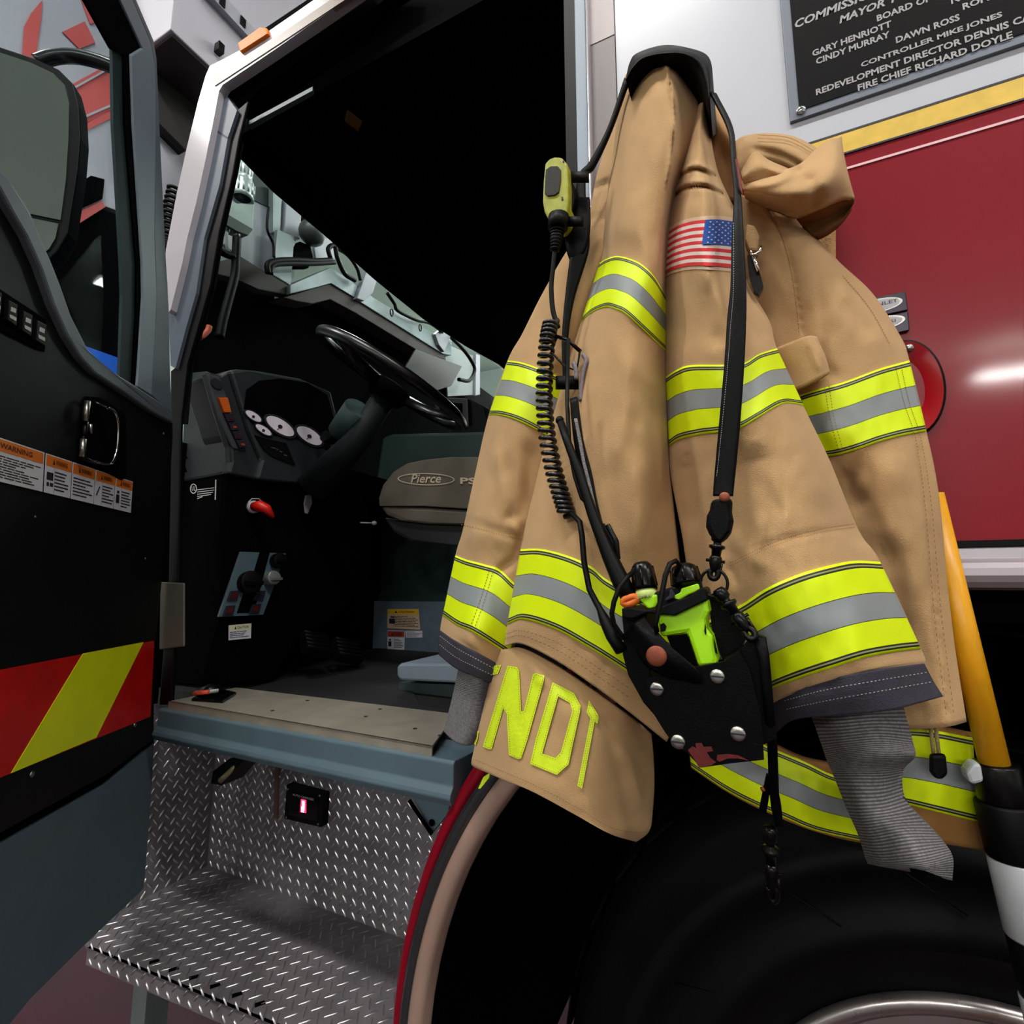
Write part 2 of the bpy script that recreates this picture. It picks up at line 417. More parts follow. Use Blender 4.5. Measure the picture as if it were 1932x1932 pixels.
def drape_poly(sh, poly, off=.002, mb=None, m=0, cuts=2, hole=None):
    """flat patch laid onto the cloth"""
    mb = mb or MB(); loops = [[Vector((x, y, 0)) for x, y in poly]]
    if hole: loops.append([Vector((x, y, 0)) for x, y in hole])
    tri = tessellate_polygon(loops); pts = [p for l in loops for p in l]
    bm = bmesh.new(); vs = [bm.verts.new(p) for p in pts]
    for t in tri:
        try: bm.faces.new([vs[i] for i in t])
        except ValueError: pass
    for _ in range(cuts):
        le = [e for e in bm.edges if e.calc_length() > 7]
        if le: bmesh.ops.subdivide_edges(bm, edges=le, cuts=1); bmesh.ops.triangulate(bm, faces=bm.faces)
    ids = {}
    for v in bm.verts: ids[v.index if v.index >= 0 else id(v)] = None
    bm.verts.index_update(); im = {v.index: mb.add(sh.pt(v.co.x, v.co.y, off)) for v in bm.verts}
    for f in bm.faces: mb.face([im[v.index] for v in f.verts], m)
    bm.free(); return mb
def stitch(sh, line, mb, m=0, n=40, w=1.1, duty=.6, off=.002):
    P = spl(line, n*4)
    for k in range(n):
        a = P[k*4]; b = P[k*4+int(4*duty)+ (0 if duty < 1 else 0)]
        t = b-a; L = np.linalg.norm(t)
        if L < 1e-6: continue
        q = np.array([-t[1], t[0]])/L*w/2
        mb.face([mb.add(sh.pt(*(a+q), off)), mb.add(sh.pt(*(b+q), off)), mb.add(sh.pt(*(b-q), off)), mb.add(sh.pt(*(a-q), off))], m)
    return mb
# ================================================================== FIRE TRUCK
truck = empty('fire_truck', (0.2, 1.2, 0.0), 'red and white fire engine with its driver door standing open in the station bay', 'fire truck')
T = truck
def pxpart(name, poly, pl, depth, m, parent=T, bevel=0.0, **k):
    return MB().px(poly, pl, depth).build(name, m, parent, bevel=bevel, **k)

# --- rear body side (plane Y = 0)
XB = -0.16
def slab(name, x0, x1, z0, z1, y0, y1, m, **k): return MB().box((x0, y0, z0), (x1, y1, z1)).build(name, m, T, **k)
white = slab('upper_side_panel', XB, 2.6, 1.93, 2.95, 0.0, .04, M_wht, label='white upper body panel')
red = slab('lower_side_panel', XB-.06, 2.6, 1.372, 1.905, 0.0, .04, M_redp, label='glossy dark red body panel')
mb = MB(); mb.box((XB-.06, -.0016, 1.905), (2.6, .02, 1.934), 0); mb.box((XB-.06, -.002, 1.9335), (2.6, .01, 1.9365), 1); mb.box((XB-.06, -.002, 1.9025), (2.6, .01, 1.905), 1)
mb.build('gold_stripe', [M_gold, M_ink], T, label='gold leaf stripe edged in black')
MB().box((XB-.06, -.0014, 1.8795), (2.6, .01, 1.8828)).build('pinstripe', M_pin, T, label='thin pale pinstripe')
# chrome rail under the panel, black gap above it
pr = [(-.0, 0)]
mb = MB()
prof = [(0.0, 1.318), (-.020, 1.318), (-.029, 1.321), (-.034, 1.327), (-.036, 1.334), (-.034, 1.342), (-.029, 1.348), (-.020, 1.351), (-.012, 1.353), (-.010, 1.364), (0.0, 1.366)]
mb.prism([(XB-.05, y, z) for y, z in prof], [(2.6, y, z) for y, z in prof])
mb.build('chrome_rail', mat('brushed_rail', (158, 150, 156), .4, .45), T, smooth=False, bevel=.0012, label='rounded bright metal rail below the red panel')
slab('chassis_cover', -.6, 2.6, .3, 1.318, .77, .9, M_dark, label='dark chassis behind the wheel well'); slab('well_top', -.2, 2.6, 1.28, 1.318, .03, .77, M_dark); slab('chassis_side', .99, 2.6, .35, 1.285, .06, .9, M_dark, label='dark chassis side behind the front wheel')
slab('rail_gasket', XB-.05, 2.6, 1.367, 1.374, -.004, .03, M_rubber)
# B-post and door edge trims
mb = MB(); mb.box((-.25, -.006, 1.0), (-.229, .05, 2.80)); mb.build('door_seal', M_rubber, T, label='black rubber door seal')
mb = MB(); mb.box((-.228, -.014, 1.35), (-.208, .05, 2.80), 0); mb.box((-.2065, -.02, 1.35), (-.203, .04, 2.80), 1)
mb.build('rear_door_post', [M_lgrey, M_pill], T, bevel=.002)
mb = MB(); mb.box((-.203, -.004, 1.35), (XB-.001, .05, 2.25), 0); mb.box((-.203, -.005, 2.25), (XB-.001, .05, 2.80), 1)
mb.build('post_cover_strip', [M_mauve, mat('taupe_light', (176, 164, 166), .5)], T)
# plaque -------------------------------------------------------------
PLx0, PLx1, PLz0, PLz1 = .0845, .62, 1.975, 2.32
pq = MB().box((PLx0, -.005, PLz0), (PLx1, .001, PLz1)).build('dedication_plaque', M_plsil, T, bevel=.001, label='black plaque with silver lettering and rim')
MB().box((PLx0+.012, -.0062, PLz0+.012), (PLx1-.012, -.004, PLz1-.012)).build('plaque_field', M_plaque, pq)
L = MB()
def pl_line(st, x0, y0, x1, y1, hpx, shear=0.0):
    bl = PY(x0, y0, -.0066); br = PY(x1, y1, -.0066); tl = PY(x0-1.5, y0-hpx, -.0066)
    br.z = bl.z; L.text(st, bl, br, Vector((bl.x, bl.y, tl.z)), 0, shear, .03)
pl_line('COMMISSIONERS', 1500, 54, 1715, -8, 15, .2)
pl_line('MAYOR T', 1584, 45, 1697, 12, 14, .2)
pl_line('BOARD OF', 1655, 41, 1757, 9, 12)
pl_line('NO', 1795, 8, 1832, -3, 12)
pl_line('RON', 1817, 19, 1868, 4, 12)
pl_line('GARY HENRIOTT', 1533, 107, 1683, 56, 11.5)
pl_line('CINDY MURRAY', 1540, 122, 1680, 75, 11.5)
pl_line('DAWN ROSS', 1691, 82, 1812, 42, 12)
pl_line('CONTROLLER MIKE JONES', 1625, 130, 1893, 40, 12)
pl_line('REDEVELOPMENT DIRECTOR DENNIS CA', 1540, 180, 1948, 43, 11.5)
pl_line('FIRE CHIEF RICHARD DOYLE', 1619, 172, 1912, 75, 12)
L.build('plaque_lettering', M_plett, pq, smooth=False, label='raised silver lettering')
c = PY(1511, 209, -.005)
mb = MB().disc(c, (0, -1, 0), .0062, .003, 0, 24, .5)
for a in (0.4, 1.97): mb.tube([c+Vector((math.cos(a)*.003, -.0042, math.sin(a)*.003)), c-Vector((math.cos(a)*.003, .0042, math.sin(a)*.003))], .0006, 5, 1)
mb.build('plaque_screw', [M_chrome, M_ink], pq, label='chrome cross head screw')
# air inlet plates and recessed red inlet
def plate(pts, oval, txt, q):
    p = MB().px(pts, ('Y', -.006), .006).build('air_inlet_plate', mat('plate_dark', (62, 56, 66), .3, .7), T, bevel=.0012, label='small metal name plate with a pale oval')
    o = MB(); a = [PY(oval[0]+oval[2]*math.cos(t)+oval[4]*math.cos(t)*0, oval[1]+oval[3]*math.sin(t)-oval[4]*math.cos(t), -.0064) for t in [2*math.pi*i/32 for i in range(32)]]
    b = [PY(oval[0]+oval[2]*.9*math.cos(t), oval[1]+oval[3]*.82*math.sin(t)-oval[4]*.9*math.cos(t), -.0068) for t in [2*math.pi*i/32 for i in range(32)]]
    o.prism(a, [x+Vector((0, .002, 0)) for x in a], 0); o.prism(b, [x+Vector((0, .002, 0)) for x in b], 1)
    o.text(txt, PY(q[0], q[1], -.0072), PY(q[2], q[3], -.0072), PY(q[0]-.6, q[1]-q[4], -.0072), 2)
    o.build('oval_badge', [M_steel, mat('badge_grey', (186, 184, 190), .5), M_ink], p, smooth=False)
plate([(1600, 572), (1709, 549), (1714, 584), (1605, 608)], (1655, 577, 48, 13, 10), 'AIR INLET', (1622, 585, 1694, 569, 6))
plate([(1606, 612), (1714, 587), (1717, 622), (1610, 647)], (1658, 611, 50, 13, 10), 'PSI', (1672, 612, 1690, 607, 6))
cx, cz, cy = PY(1712, 735, 0).x, PY(1712, 735, 0).z, 0
mb = MB()
ov = lambda rx, rz, y: [(cx+rx*math.cos(t), y, cz+rz*math.sin(t)) for t in [2*math.pi*i/40 for i in range(40)]]
def ringbetween(mb, a, b, m):
    A = [mb.add(p) for p in a]; B = [mb.add(p) for p in b]; n = len(A)
    for i in range(n): mb.face([A[i], A[(i+1) % n], B[(i+1) % n], B[i]], m)
ringbetween(mb, ov(.036, .062, 0.001), ov(.036, .062, -.006), 1); ringbetween(mb, ov(.036, .062, -.006), ov(.033, .059, -.008), 1)
ringbetween(mb, ov(.033, .059, -.008), ov(.031, .056, -.007), 0); ringbetween(mb, ov(.031, .056, -.007), ov(.017, .036, .0), 0); ringbetween(mb, ov(.017, .036, 0.0), ov(.012, .03, .02), 2)
A = [mb.add(p) for p in ov(.012, .03, .02)]; mb.face(A, 2)
inl = mb.build('air_inlet_bezel', [mat('red_glossy', (170, 14, 30), .2, coat=.8), M_rubber, M_dark], T, label='red oval inlet bezel with black rubber edge')
c = PY(1715, 657, -.0055); mb = MB().disc(c, (0, -1, 0), .0048, .003, 0, 18, .5); mb.build('bezel_screw', M_steel, inl)

# --- wheel arch, fender lip, wheel
AC = Vector((.2, 0, .57))
def arc_lathe(name, prof, mats, a0=math.radians(60), a1=math.radians(185), **k):
    mb = MB(); mb.lathe(AC, (0, -1, 0), prof, 72, 0, a0, a1, False); return mb.build(name, mats, T, **k)
# axis (0,-1,0): e1=(1,0,0), e2 = ax x e1 = (0,-1,0)x(1,0,0) = (0,0,1)
arc_lathe('wheel_arch_lip', [(.78, -.02), (.770, .002), (.760, .004), (.755, 0.0), (.752, -.03)], [M_redp], a0=math.radians(98), a1=math.radians(190), label='red painted arch lip')
arc_lathe('fender_trim', [(.752, -.03), (.752, .012), (.744, .018), (.733, .016), (.730, -.03)], [M_flarec], a0=math.radians(98), a1=math.radians(190), label='grey bright fender trim')
arc_lathe('fender_flare', [(.730, -.03), (.730, .022), (.724, .028), (.708, .028), (.702, .02), (.70, -.05)], [M_flare], a0=math.radians(98), a1=math.radians(195), label='dusty pink tan rubber fender edge')
mb = MB(); mb.lathe(AC, (0, -1, 0), [(.70, 0.0), (.70, -.75), (.05, -.75)], 48, 0, 0, math.radians(200), False)
mb.build('wheel_well', M_dark, T, label='black wheel well liner')
# body skin between the arch and the sill
mb = MB()
arc = [(AC.x+.79*math.cos(a), AC.z+.79*math.sin(a)) for a in [math.radians(100+i*4) for i in range(15)]]
poly = [(-.24, 1.366)]+[(-.445, 1.0)]
# tyre
WC = Vector((.235, 0, .55))
mb = MB(); mb.lathe(WC, (0, -1, 0), [(.295, -.40), (.40, -.40), (.49, -.385), (.535, -.36), (.545, -.30), (.545, -.14), (.538, -.10), (.512, -.066), (.47, -.052), (.468, -.047), (.44, -.045), (.437, -.05), (.39, -.047), (.386, -.042), (.36, -.043), (.356, -.048), (.335, -.056), (.318, -.058), (.300, -.066)], 96, 0, capends=False)
for k in range(40):   # tread blocks
    a = 2*math.pi*k/40
    for yy in (.15, .25):
        c = WC+Vector((math.cos(a)*.548, yy, math.sin(a)*.548)); u = Vector((-math.sin(a), 0, math.cos(a))); r = Vector((math.cos(a), 0, math.sin(a)))
        mb.prism([c-u*.03-Vector((0, .04, 0)), c+u*.03-Vector((0, .04, 0)), c+u*.03+Vector((0, .04, 0)), c-u*.03+Vector((0, .04, 0))], [p+r*.004 for p in (c-u*.027-Vector((0, .036, 0)), c+u*.027-Vector((0, .036, 0)), c+u*.027+Vector((0, .036, 0)), c-u*.027+Vector((0, .036, 0)))])
# raised sidewall ribs
for a, r0, r1, a2 in ((math.radians(122), .46, .37, math.radians(112)), (math.radians(108), .49, .40, math.radians(95)), (math.radians(140), .36, .43, math.radians(148))):
    mb.tube([WC+Vector((math.cos(a)*r0, .048, math.sin(a)*r0)), WC+Vector((math.cos(a2)*r1, .045, math.sin(a2)*r1))], .0012, 6)
wheel = mb.build('front_wheel', [M_tire], T, label='big black front tyre')
mb = MB(); mb.lathe(WC, (0, -1, 0), [(.300, -.075), (.309, -.058), (.308, -.050), (.300, -.046), (.288, -.052), (.282, -.07), (.268, -.078), (.262, -.10), (.25, -.13), (.22, -.15), (.14, -.16), (.13, -.11), (.08, -.10), (0, -.098)], 96)
for k in range(10):
    a = 2*math.pi*k/10; mb.disc(WC+Vector((math.cos(a)*.168, .158, math.sin(a)*.168)), (0, -1, 0), .016, .03, 0, 8)
mb.build('wheel_rim', M_rim, wheel, label='bright metal rim')
# --- sill, step well
SX0, SX1 = -1.26, -.44
mb = MB()
prof = [(0.06, 1.03), (0.0, 1.034), (-.004, 1.03), (-.004, .995), (-.012, .985), (-.014, .978), (-.008, .966), (.02, .962), (.30, .962), (.30, 1.03)]
mb.prism([(SX0, y, z) for y, z in prof], [(SX1-.02, y, z) for y, z in prof])
sill = mb.build('door_sill', M_slate, T, bevel=.002, label='slate painted sill below the door opening')
tp = [(318, 1323), (446, 1297), (860, 1347), (815, 1410)]
mb = MB(); fr = [PZ(x, y, 1.05) for x, y in tp]; fr[3] = PZ(815, 1408, 1.05)
mb.prism(fr, [p-Vector((0, 0, .004)) for p in fr])
a, b = fr[0], fr[3]
mb.prism([a, b, b+Vector((0, 0, -.017)), a+Vector((0, 0, -.017))], [p+Vector((0, .003, 0)) for p in (a, b, b+Vector((0, 0, -.017)), a+Vector((0, 0, -.017)))])
for x, y in ((580, 1322), (717, 1338), (514, 1341), (783, 1375), (690, 1352), (830, 1388)):
    mb.disc(PZ(x, y, 1.05), (0, 0, 1), .004, .0012, 1, 10)
mb.build('sill_plate', [M_sill, M_ink], sill, label='worn metal tread plate on the sill')
# door check bracket on the sill, red white strap end
mb = MB(); mb.px([(362, 1318), (420, 1322), (446, 1306), (400, 1296)], ('Z', 1.056), .005, 0)
mb.tube([PZ(372, 1306, 1.062), PZ(400, 1300, 1.072), PZ(432, 1292, 1.066)], [.010, .013, .008], 10, 0, flat=.5)
mb.tube([PZ(366, 1308, 1.068), PZ(395, 1305, 1.074)], .006, 8, 1, flat=.6); mb.tube([PZ(395, 1305, 1.074), PZ(412, 1303, 1.074)], .006, 8, 2, flat=.6)
mb.build('door_check', [M_blackm, mat('check_red', (190, 60, 40), .5), M_whitep], sill, label='black door check with a red and white end')
# diamond plate
def lugs(mb, o, eu, ev, nr, w, h, pitch, m=1, inside=None, size=1.0, lf=1.0, hh=.0024, wd=.0029):
    o = Vector(o); nu, nv = int(w/pitch), int(h/pitch*2)
    for i in range(nu+1):
        for j in range(nv+1):
            x, y = (i+.5+(j % 2)*.5)*pitch, (j+.5)*pitch*.5
            if x > w-.008 or y > h-.008: continue
            c = o+eu*x+ev*y
            if inside and not inside(c): continue
            a = math.radians(52 if j % 2 else -52)+random.uniform(-.05, .05)
            l = eu*math.cos(a)+ev*math.sin(a); q = nr.cross(l)
            A = []; B = []
            for k in range(10):
                t = 2*math.pi*k/10; A.append(mb.add(c+l*math.cos(t)*.0118*size*lf+q*math.sin(t)*wd*size)); B.append(mb.add(c+l*math.cos(t)*.0075*size*lf+q*math.sin(t)*.0008*size+nr*hh))
            for k in range(10): mb.face([A[k], A[(k+1) % 10], B[(k+1) % 10], B[k]], m)
            mb.face(B, m)
X, Y_, Z = Vector((1, 0, 0)), Vector((0, 1, 0)), Vector((0, 0, 1))
WX0, WX1, WY, TZ = -1.455, -.50, .285, .52
mb = MB(); mb.box((WX0, WY, TZ), (WX1, WY+.01, 1.0), 0)
arch_in = lambda c: (Vector((c.x-AC.x, c.z-AC.z)).length > .77)
lugs(mb, (WX0, WY, TZ), X, Z, -Y_, WX1-WX0, .48, .031, 1, arch_in)
sw = mb.build('step_back_wall', [M_tread, M_lug], T, label='diamond plate back wall of the step well')
mb = MB(); mb.box((WX0-.01, -.03, TZ), (WX0, WY, 1.0), 0); lugs(mb, (WX0, WY, TZ), -Y_, Z, X, .31, .48, .031, 1)
mb.build('step_side_wall', [M_tread, M_lug], T, label='diamond plate side wall of the step well')
mb = MB()
e0, e1 = PZ(165, 1788, TZ), PZ(500, 1927, TZ)
ed = (e1-e0).normalized(); eR = e0+ed*((-.575-e0.x)/ed.x)
fr = [e0, eR, Vector((eR.x, WY, TZ)), Vector((WX0, WY, TZ)), Vector((WX0, -.02, TZ))]
mb.prism(fr, [p-Vector((0, 0, .006)) for p in fr])
nrm = Vector((-ed.y, ed.x, 0))
def intread(c): return (c-e0).dot(nrm) > .012 and c.y < WY-.01 and c.x > WX0+.01 and c.x < -.59
lugs(mb, (WX0, -.06, TZ), X, Y_, Z, 1.0, .36, .033, 1, intread, 1.0, 1.3, .0015, .0021)
lip = [e0, eR, eR-Vector((0, 0, .034)), e0-Vector((0, 0, .034))]
mb.prism(lip, [p+nrm*.006 for p in lip])
lugs(mb, e0-Vector((0, 0, .033)), ed, Z, -nrm, .80, .05, .031, 1, None, .8)
for k in range(6):
    c = e0+ed*(.17+.06*k)+nrm*(.022)
    mb.prism([c+Vector((0, 0, .0012)), c+ed*.012+nrm*.012+Vector((0, 0, .0012)), c+ed*.020+nrm*.008+Vector((0, 0, .0012)), c+ed*.008-nrm*.006+Vector((0, 0, .0012))], [p-Vector((0, 0, .004)) for p in (c, c+ed*.012+nrm*.012, c+ed*.020+nrm*.008, c+ed*.008-nrm*.006)], 2)
mb.build('step_tread', [M_tread, M_lug, M_dark], T, label='diamond plate step tread with punched front edge')
# support post below the step, bracket, corner brace, seam strip
slab('step_post', e0.x+.08, e0.x+.13, 0.02, TZ-.005, .02, .07, M_steelg)
mb = MB(); mb.px([(402, 1455), (432, 1432), (462, 1432), (418, 1482), (398, 1478)], ('Y', .02), .05, 0); mb.tube([PY(415, 1474, .01), PY(455, 1436, .03)], .006, 8, 1)
mb.build('step_light', [M_blk, mat('lens_dusty', (120, 110, 80), .3)], T, label='small black step light under the sill')
mb = MB(); mb.px([(775, 1497), (850, 1508), (845, 1535), (812, 1575), (800, 1545)], ('Y', .06), .01, 0); mb.tube([PY(772, 1510, .05), PY(815, 1574, .05)], .0035, 6, 1)
for x, y in ((783, 1497), (812, 1500), (815, 1552)): mb.disc(PY(x, y, .058), (0, -1, 0), .006, .002, 1, 10)
mb.build('sill_brace', [M_slate, M_dark], T)
MB().px([(518, 1445), (526, 1446), (523, 1545), (516, 1543)], ('Y', WY-.004), .004).build('seam_strip', mat('copper_brown', (120, 96, 84), .4, .5), T)
# auto charger indicator
q = lambda u, v: PY(540+(u*66-v*4), 1482+(u*13+v*66)+u*2, .262)
def quad(a, b, c, d, off): return [p-Vector((0, off, 0)) for p in (a, b, c, d)]
bx = [(540, 1480), (610, 1499), (606, 1562), (535, 1545)]
ch = MB().px(bx, ('Y', .262), .024, 0).build('charger_display', M_blk, T, bevel=.003, label='black display box with a glowing red digit')
mb = MB().px([(546, 1493), (601, 1505), (597, 1550), (544, 1537)], ('Y', .2612), .002, 0); mb.build('display_window', mat('display_black', (6, 5, 6), .15), ch)
mb = MB(); mb.text('AUTO CHARGER', PY(552, 1501, .2595), PY(592, 1511, .2595), PY(552.4, 1497, .2595), 0); mb.build('display_lettering', M_inkw, ch, smooth=False)
mb = MB().px([(568, 1508), (577, 1510), (577, 1534), (566, 1532)], ('Y', .2600), .001, 0); mb.px([(570, 1511), (574, 1512), (574, 1522), (574, 1523), (573, 1533), (568.5, 1532), (568.5, 1522), (570, 1521)], ('Y', .2592), .001, 1)
mb.build('glowing_digit', [M_led, M_ledw], ch, smooth=False, label='glowing red digit one')
for x, y in ((543, 1489), (603, 1501), (540, 1542), (600, 1555)): MB().disc(PY(x, y, .262), (0, -1, 0), .0028, .0012, 0, 10).build('display_screw', M_steel, ch)

# --- cab side frame: A-pillar, roof rail, jamb, seals
wo = [(680, -62), (600, -6), (560, 22), (505, 60), (452, 95), (424, 110), (396, 124), (388, 142), (373, 194), (352, 280), (334, 362), (313, 471), (312, 486), (316, 535), (318, 590)]
wi = [(322, 584), (333, 540), (343, 500), (353, 450), (370, 383), (388, 300), (404, 220), (413, 172), (420, 160), (500, 106), (600, 37), (700, -34)]
mb = MB().px(wo+wi, ('Y', -.012), .022); mb.build('a_pillar', M_pill, T, bevel=.0095, label='white windscreen pillar and roof edge')
MB().px([(398, 148), (520, 70), (640, -12), (668, -12), (530, 80), (405, 162)], ('Y', -.014), .01).build('roof_drip_rail', mat('drip_brown', (140, 124, 118), .4), T)
mb = MB(); am = [(447, 82), (452, 97), (505, 63), (503, 52), (492, 50)]
mb.px(am, ('Y', -.02), .025); mb.build('marker_lamp', M_amber, T, bevel=.003, label='amber marker lamp on the roof edge')
ji = [(413, 172), (404, 220), (388, 300), (370, 383), (353, 450), (343, 500), (333, 540), (322, 584), (318, 600), (322, 690), (331, 695), (349, 626), (370, 553), (385, 450), (414, 349), (430, 259), (447, 208), (424, 176)]
MB().px(ji, ('Y', .004), .03).build('door_jamb', mat('jamb_slate', (78, 87, 101), .5, bump=.1, bscale=500, var=.05), T, label='grey painted door jamb')
MB().px([(396, 240), (428, 262), (430, 259), (398, 236)], ('Y', .0036), .002).build('jamb_joint', M_ink, T)
dk = [(418, 168), (424, 176), (447, 208), (468, 190), (490, 168), (650, 55), (780, -40), (640, -40), (600, 37), (500, 106), (420, 160)]
MB().px(dk, ('Y', .03), .03).build('roof_header_trim', M_dark, T)
se = [(447, 208), (430, 259), (414, 349), (385, 450), (370, 553), (349, 626), (331, 693), (322, 700), (322, 900), (318, 1100), (300, 1330), (322, 1330), (335, 1100), (340, 800), (352, 690), (395, 540), (412, 440), (438, 330), (450, 262), (468, 190)]
mb = MB().px(se, ('Y', .012), .008); mb.build('front_door_seal', M_rubber, T, bevel=.002)
MB().px([(449, 262), (437, 330), (411, 440), (394, 540), (351, 690), (341, 800), (352, 800), (362, 690), (404, 545), (420, 445), (446, 330), (458, 268)], ('Y', .026), .004).build('inner_seal', M_blk, T)
# --- cab shell
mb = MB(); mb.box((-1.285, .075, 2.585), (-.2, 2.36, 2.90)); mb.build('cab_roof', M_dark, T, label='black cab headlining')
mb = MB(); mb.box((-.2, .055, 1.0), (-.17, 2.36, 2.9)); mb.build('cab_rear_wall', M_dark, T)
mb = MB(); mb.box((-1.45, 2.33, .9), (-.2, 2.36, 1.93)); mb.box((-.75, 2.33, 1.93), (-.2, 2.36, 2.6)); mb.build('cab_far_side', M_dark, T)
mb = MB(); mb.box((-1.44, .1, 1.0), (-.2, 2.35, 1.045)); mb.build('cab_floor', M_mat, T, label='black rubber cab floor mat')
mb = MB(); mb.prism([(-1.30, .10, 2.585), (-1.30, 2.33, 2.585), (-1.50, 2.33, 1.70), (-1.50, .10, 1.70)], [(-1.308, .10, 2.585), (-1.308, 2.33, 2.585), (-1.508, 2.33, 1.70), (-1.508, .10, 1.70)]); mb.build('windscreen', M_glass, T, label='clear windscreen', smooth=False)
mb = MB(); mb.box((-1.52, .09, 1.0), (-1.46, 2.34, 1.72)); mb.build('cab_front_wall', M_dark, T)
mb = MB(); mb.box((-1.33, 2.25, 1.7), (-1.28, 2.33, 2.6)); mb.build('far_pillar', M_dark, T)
# visor edge and a small orange tag in the dark
MB().px([(470, 228), (590, 163), (592, 172), (474, 238)], ('Z', 2.56), .012).build('sun_visor', mat('visor_grey', (70, 84, 88), .5), T, label='grey edge of the folded sun visor')
MB().px([(655, 206), (683, 228), (676, 246), (650, 226)], ('Z', 2.575), .004).build('roof_label', mat('roof_label_brown', (120, 80, 20), .5), T)
MB().px([(440, 262), (452, 290), (520, 360), (620, 445), (712, 527), (804, 602), (883, 653), (960, 696), (1000, 690), (960, 640), (700, 430), (470, 245)], ('X', -1.262), .012).build('sun_shade', M_dark, T, label='black curved trim along the windscreen top')
# dash top behind the wheel
mb = MB(); mb.box((-1.46, .13, 1.62), (-1.22, 2.2, 1.70)); mb.build('dash_top', M_dark, T)
# dashboard -----------------------------------------------------------
mb = MB()
mb.px([(348, 712), (352, 704), (391, 700), (412, 770), (435, 842), (437, 872), (431, 893), (340, 910)], ('Y', .13), .3, 0)
mb.px([(391, 700), (418, 708), (436, 697), (462, 800), (494, 868), (484, 904), (431, 893), (437, 872), (435, 842), (412, 770)], ('X', -1.20), .03, 0)
dash = mb.build('dashboard', [M_dash], T, bevel=.006, label='dark grey instrument panel')
mb = MB().px([(434, 698), (450, 696), (488, 699), (569, 714), (625, 738), (640, 800), (634, 872), (562, 912), (484, 904), (494, 868), (470, 812)], ('X', -1.185), .2, 0)
mb.build('instrument_hood', [M_dash], dash, bevel=.008)
MB().px([(462, 770), (466, 735), (490, 718), (530, 714), (580, 722), (618, 745), (630, 790), (622, 850), (596, 836), (540, 822), (497, 818), (474, 795)], ('X', -1.181), .006).build('instrument_bezel', M_dark, dash)
def ell_px(cx, cy, a, b, th, n=28): return [(cx+a*math.cos(t)*math.cos(th)-b*math.sin(t)*math.sin(th), cy+a*math.cos(t)*math.sin(th)+b*math.sin(t)*math.cos(th)) for t in [2*math.pi*i/n for i in range(n)]]
for cx_, cy_, a_, b_ in ((478.5, 785, 17, 6.5), (497.5, 811, 17, 6), (529, 804, 30, 12), (584, 822, 27, 12)):
    th = .58
    g = MB().px(ell_px(cx_, cy_, a_*1.18, b_*1.3, th), ('X', -1.1795), .004).build('gauge', M_ink, dash, label='round gauge with a pale dial')
    mb = MB().px(ell_px(cx_, cy_, a_, b_, th), ('X', -1.1785), .003); mb.build('gauge_dial', M_dial, g, smooth=False)
    mb = MB().px(ell_px(cx_, cy_+1, 3.2*a_/25+.8, 2.4*a_/25+.8, th, 12), ('X', -1.1775), .003); mb.px([(cx_, cy_+1), (cx_-a_*.15, cy_+b_*.55), (cx_-a_*.22, cy_+b_*.5)], ('X', -1.1776), .001, 1); mb.build('gauge_needle', [M_ink, M_labr], g, smooth=False)
MB().px([(481, 821), (500, 827), (540, 836), (557, 876), (556, 878), (515, 862), (499, 850)], ('X', -1.1815), .01).build('message_screen', mat('screen_black', (10, 12, 12), .2), dash, label='dark message screen')
mb = MB()
for x, y, w in ((512, 843, 8), (528, 850, 5), (536, 857, 6), (521, 846, 4)): mb.px([(x, y), (x+w, y+2), (x+w, y+4), (x, y+2)], ('X', -1.1805), .001)
mb.build('screen_lettering', M_dashl, dash, smooth=False)
MB().px([(391, 706), (414, 711), (428, 750), (462, 850), (440, 846), (415, 790)], ('X', -1.196), .006).build('switch_plate', M_dashl, dash, bevel=.002)
MB().px(ell_px(409, 724, 13, 8, .7), ('X', -1.192), .004).build('dimmer_knob', M_ink, dash)
MB().px([(413, 750), (430, 750), (437, 778), (424, 778)], ('X', -1.186), .01).build('rocker_switch', M_ored, dash, label='orange rocker switch', bevel=.001)
for i in range(4):
    x, y = 424+i*7.5, 781+i*16.5
    r = MB().px([(x, y), (x+16, y-1), (x+21, y+14), (x+6, y+14)], ('X', -1.188), .008).build('rocker_switch', M_ink, dash, bevel=.001, label='black rocker switch')
    MB().px([(x+8, y+6), (x+15, y+6), (x+16.5, y+10), (x+9.5, y+10)], ('X', -1.1872), .002).build('switch_mark', M_labr if i % 2 else M_dred, r, smooth=False)
# under-dash
mb = MB(); mb.px([(335, 909), (431, 894), (428, 1000), (413, 1165), (385, 1290), (318, 1290)], ('Y', .135), .3)
mb.px([(428, 893), (484, 904), (562, 912), (640, 872), (690, 950), (702, 1000), (698, 1090), (645, 1150), (560, 1205), (512, 1280), (380, 1292), (413, 1165)], ('X', -1.215), .02)
ud = mb.build('under_dash_panel', M_dark, T, label='black panel below the instruments')
MB().px([(302, 1098), (346, 1100), (346, 1220), (300, 1226)], ('Y', .006), .005).build('kick_pad', M_pad, T, bevel=.006, label='taupe quilted pad beside the door hinge')
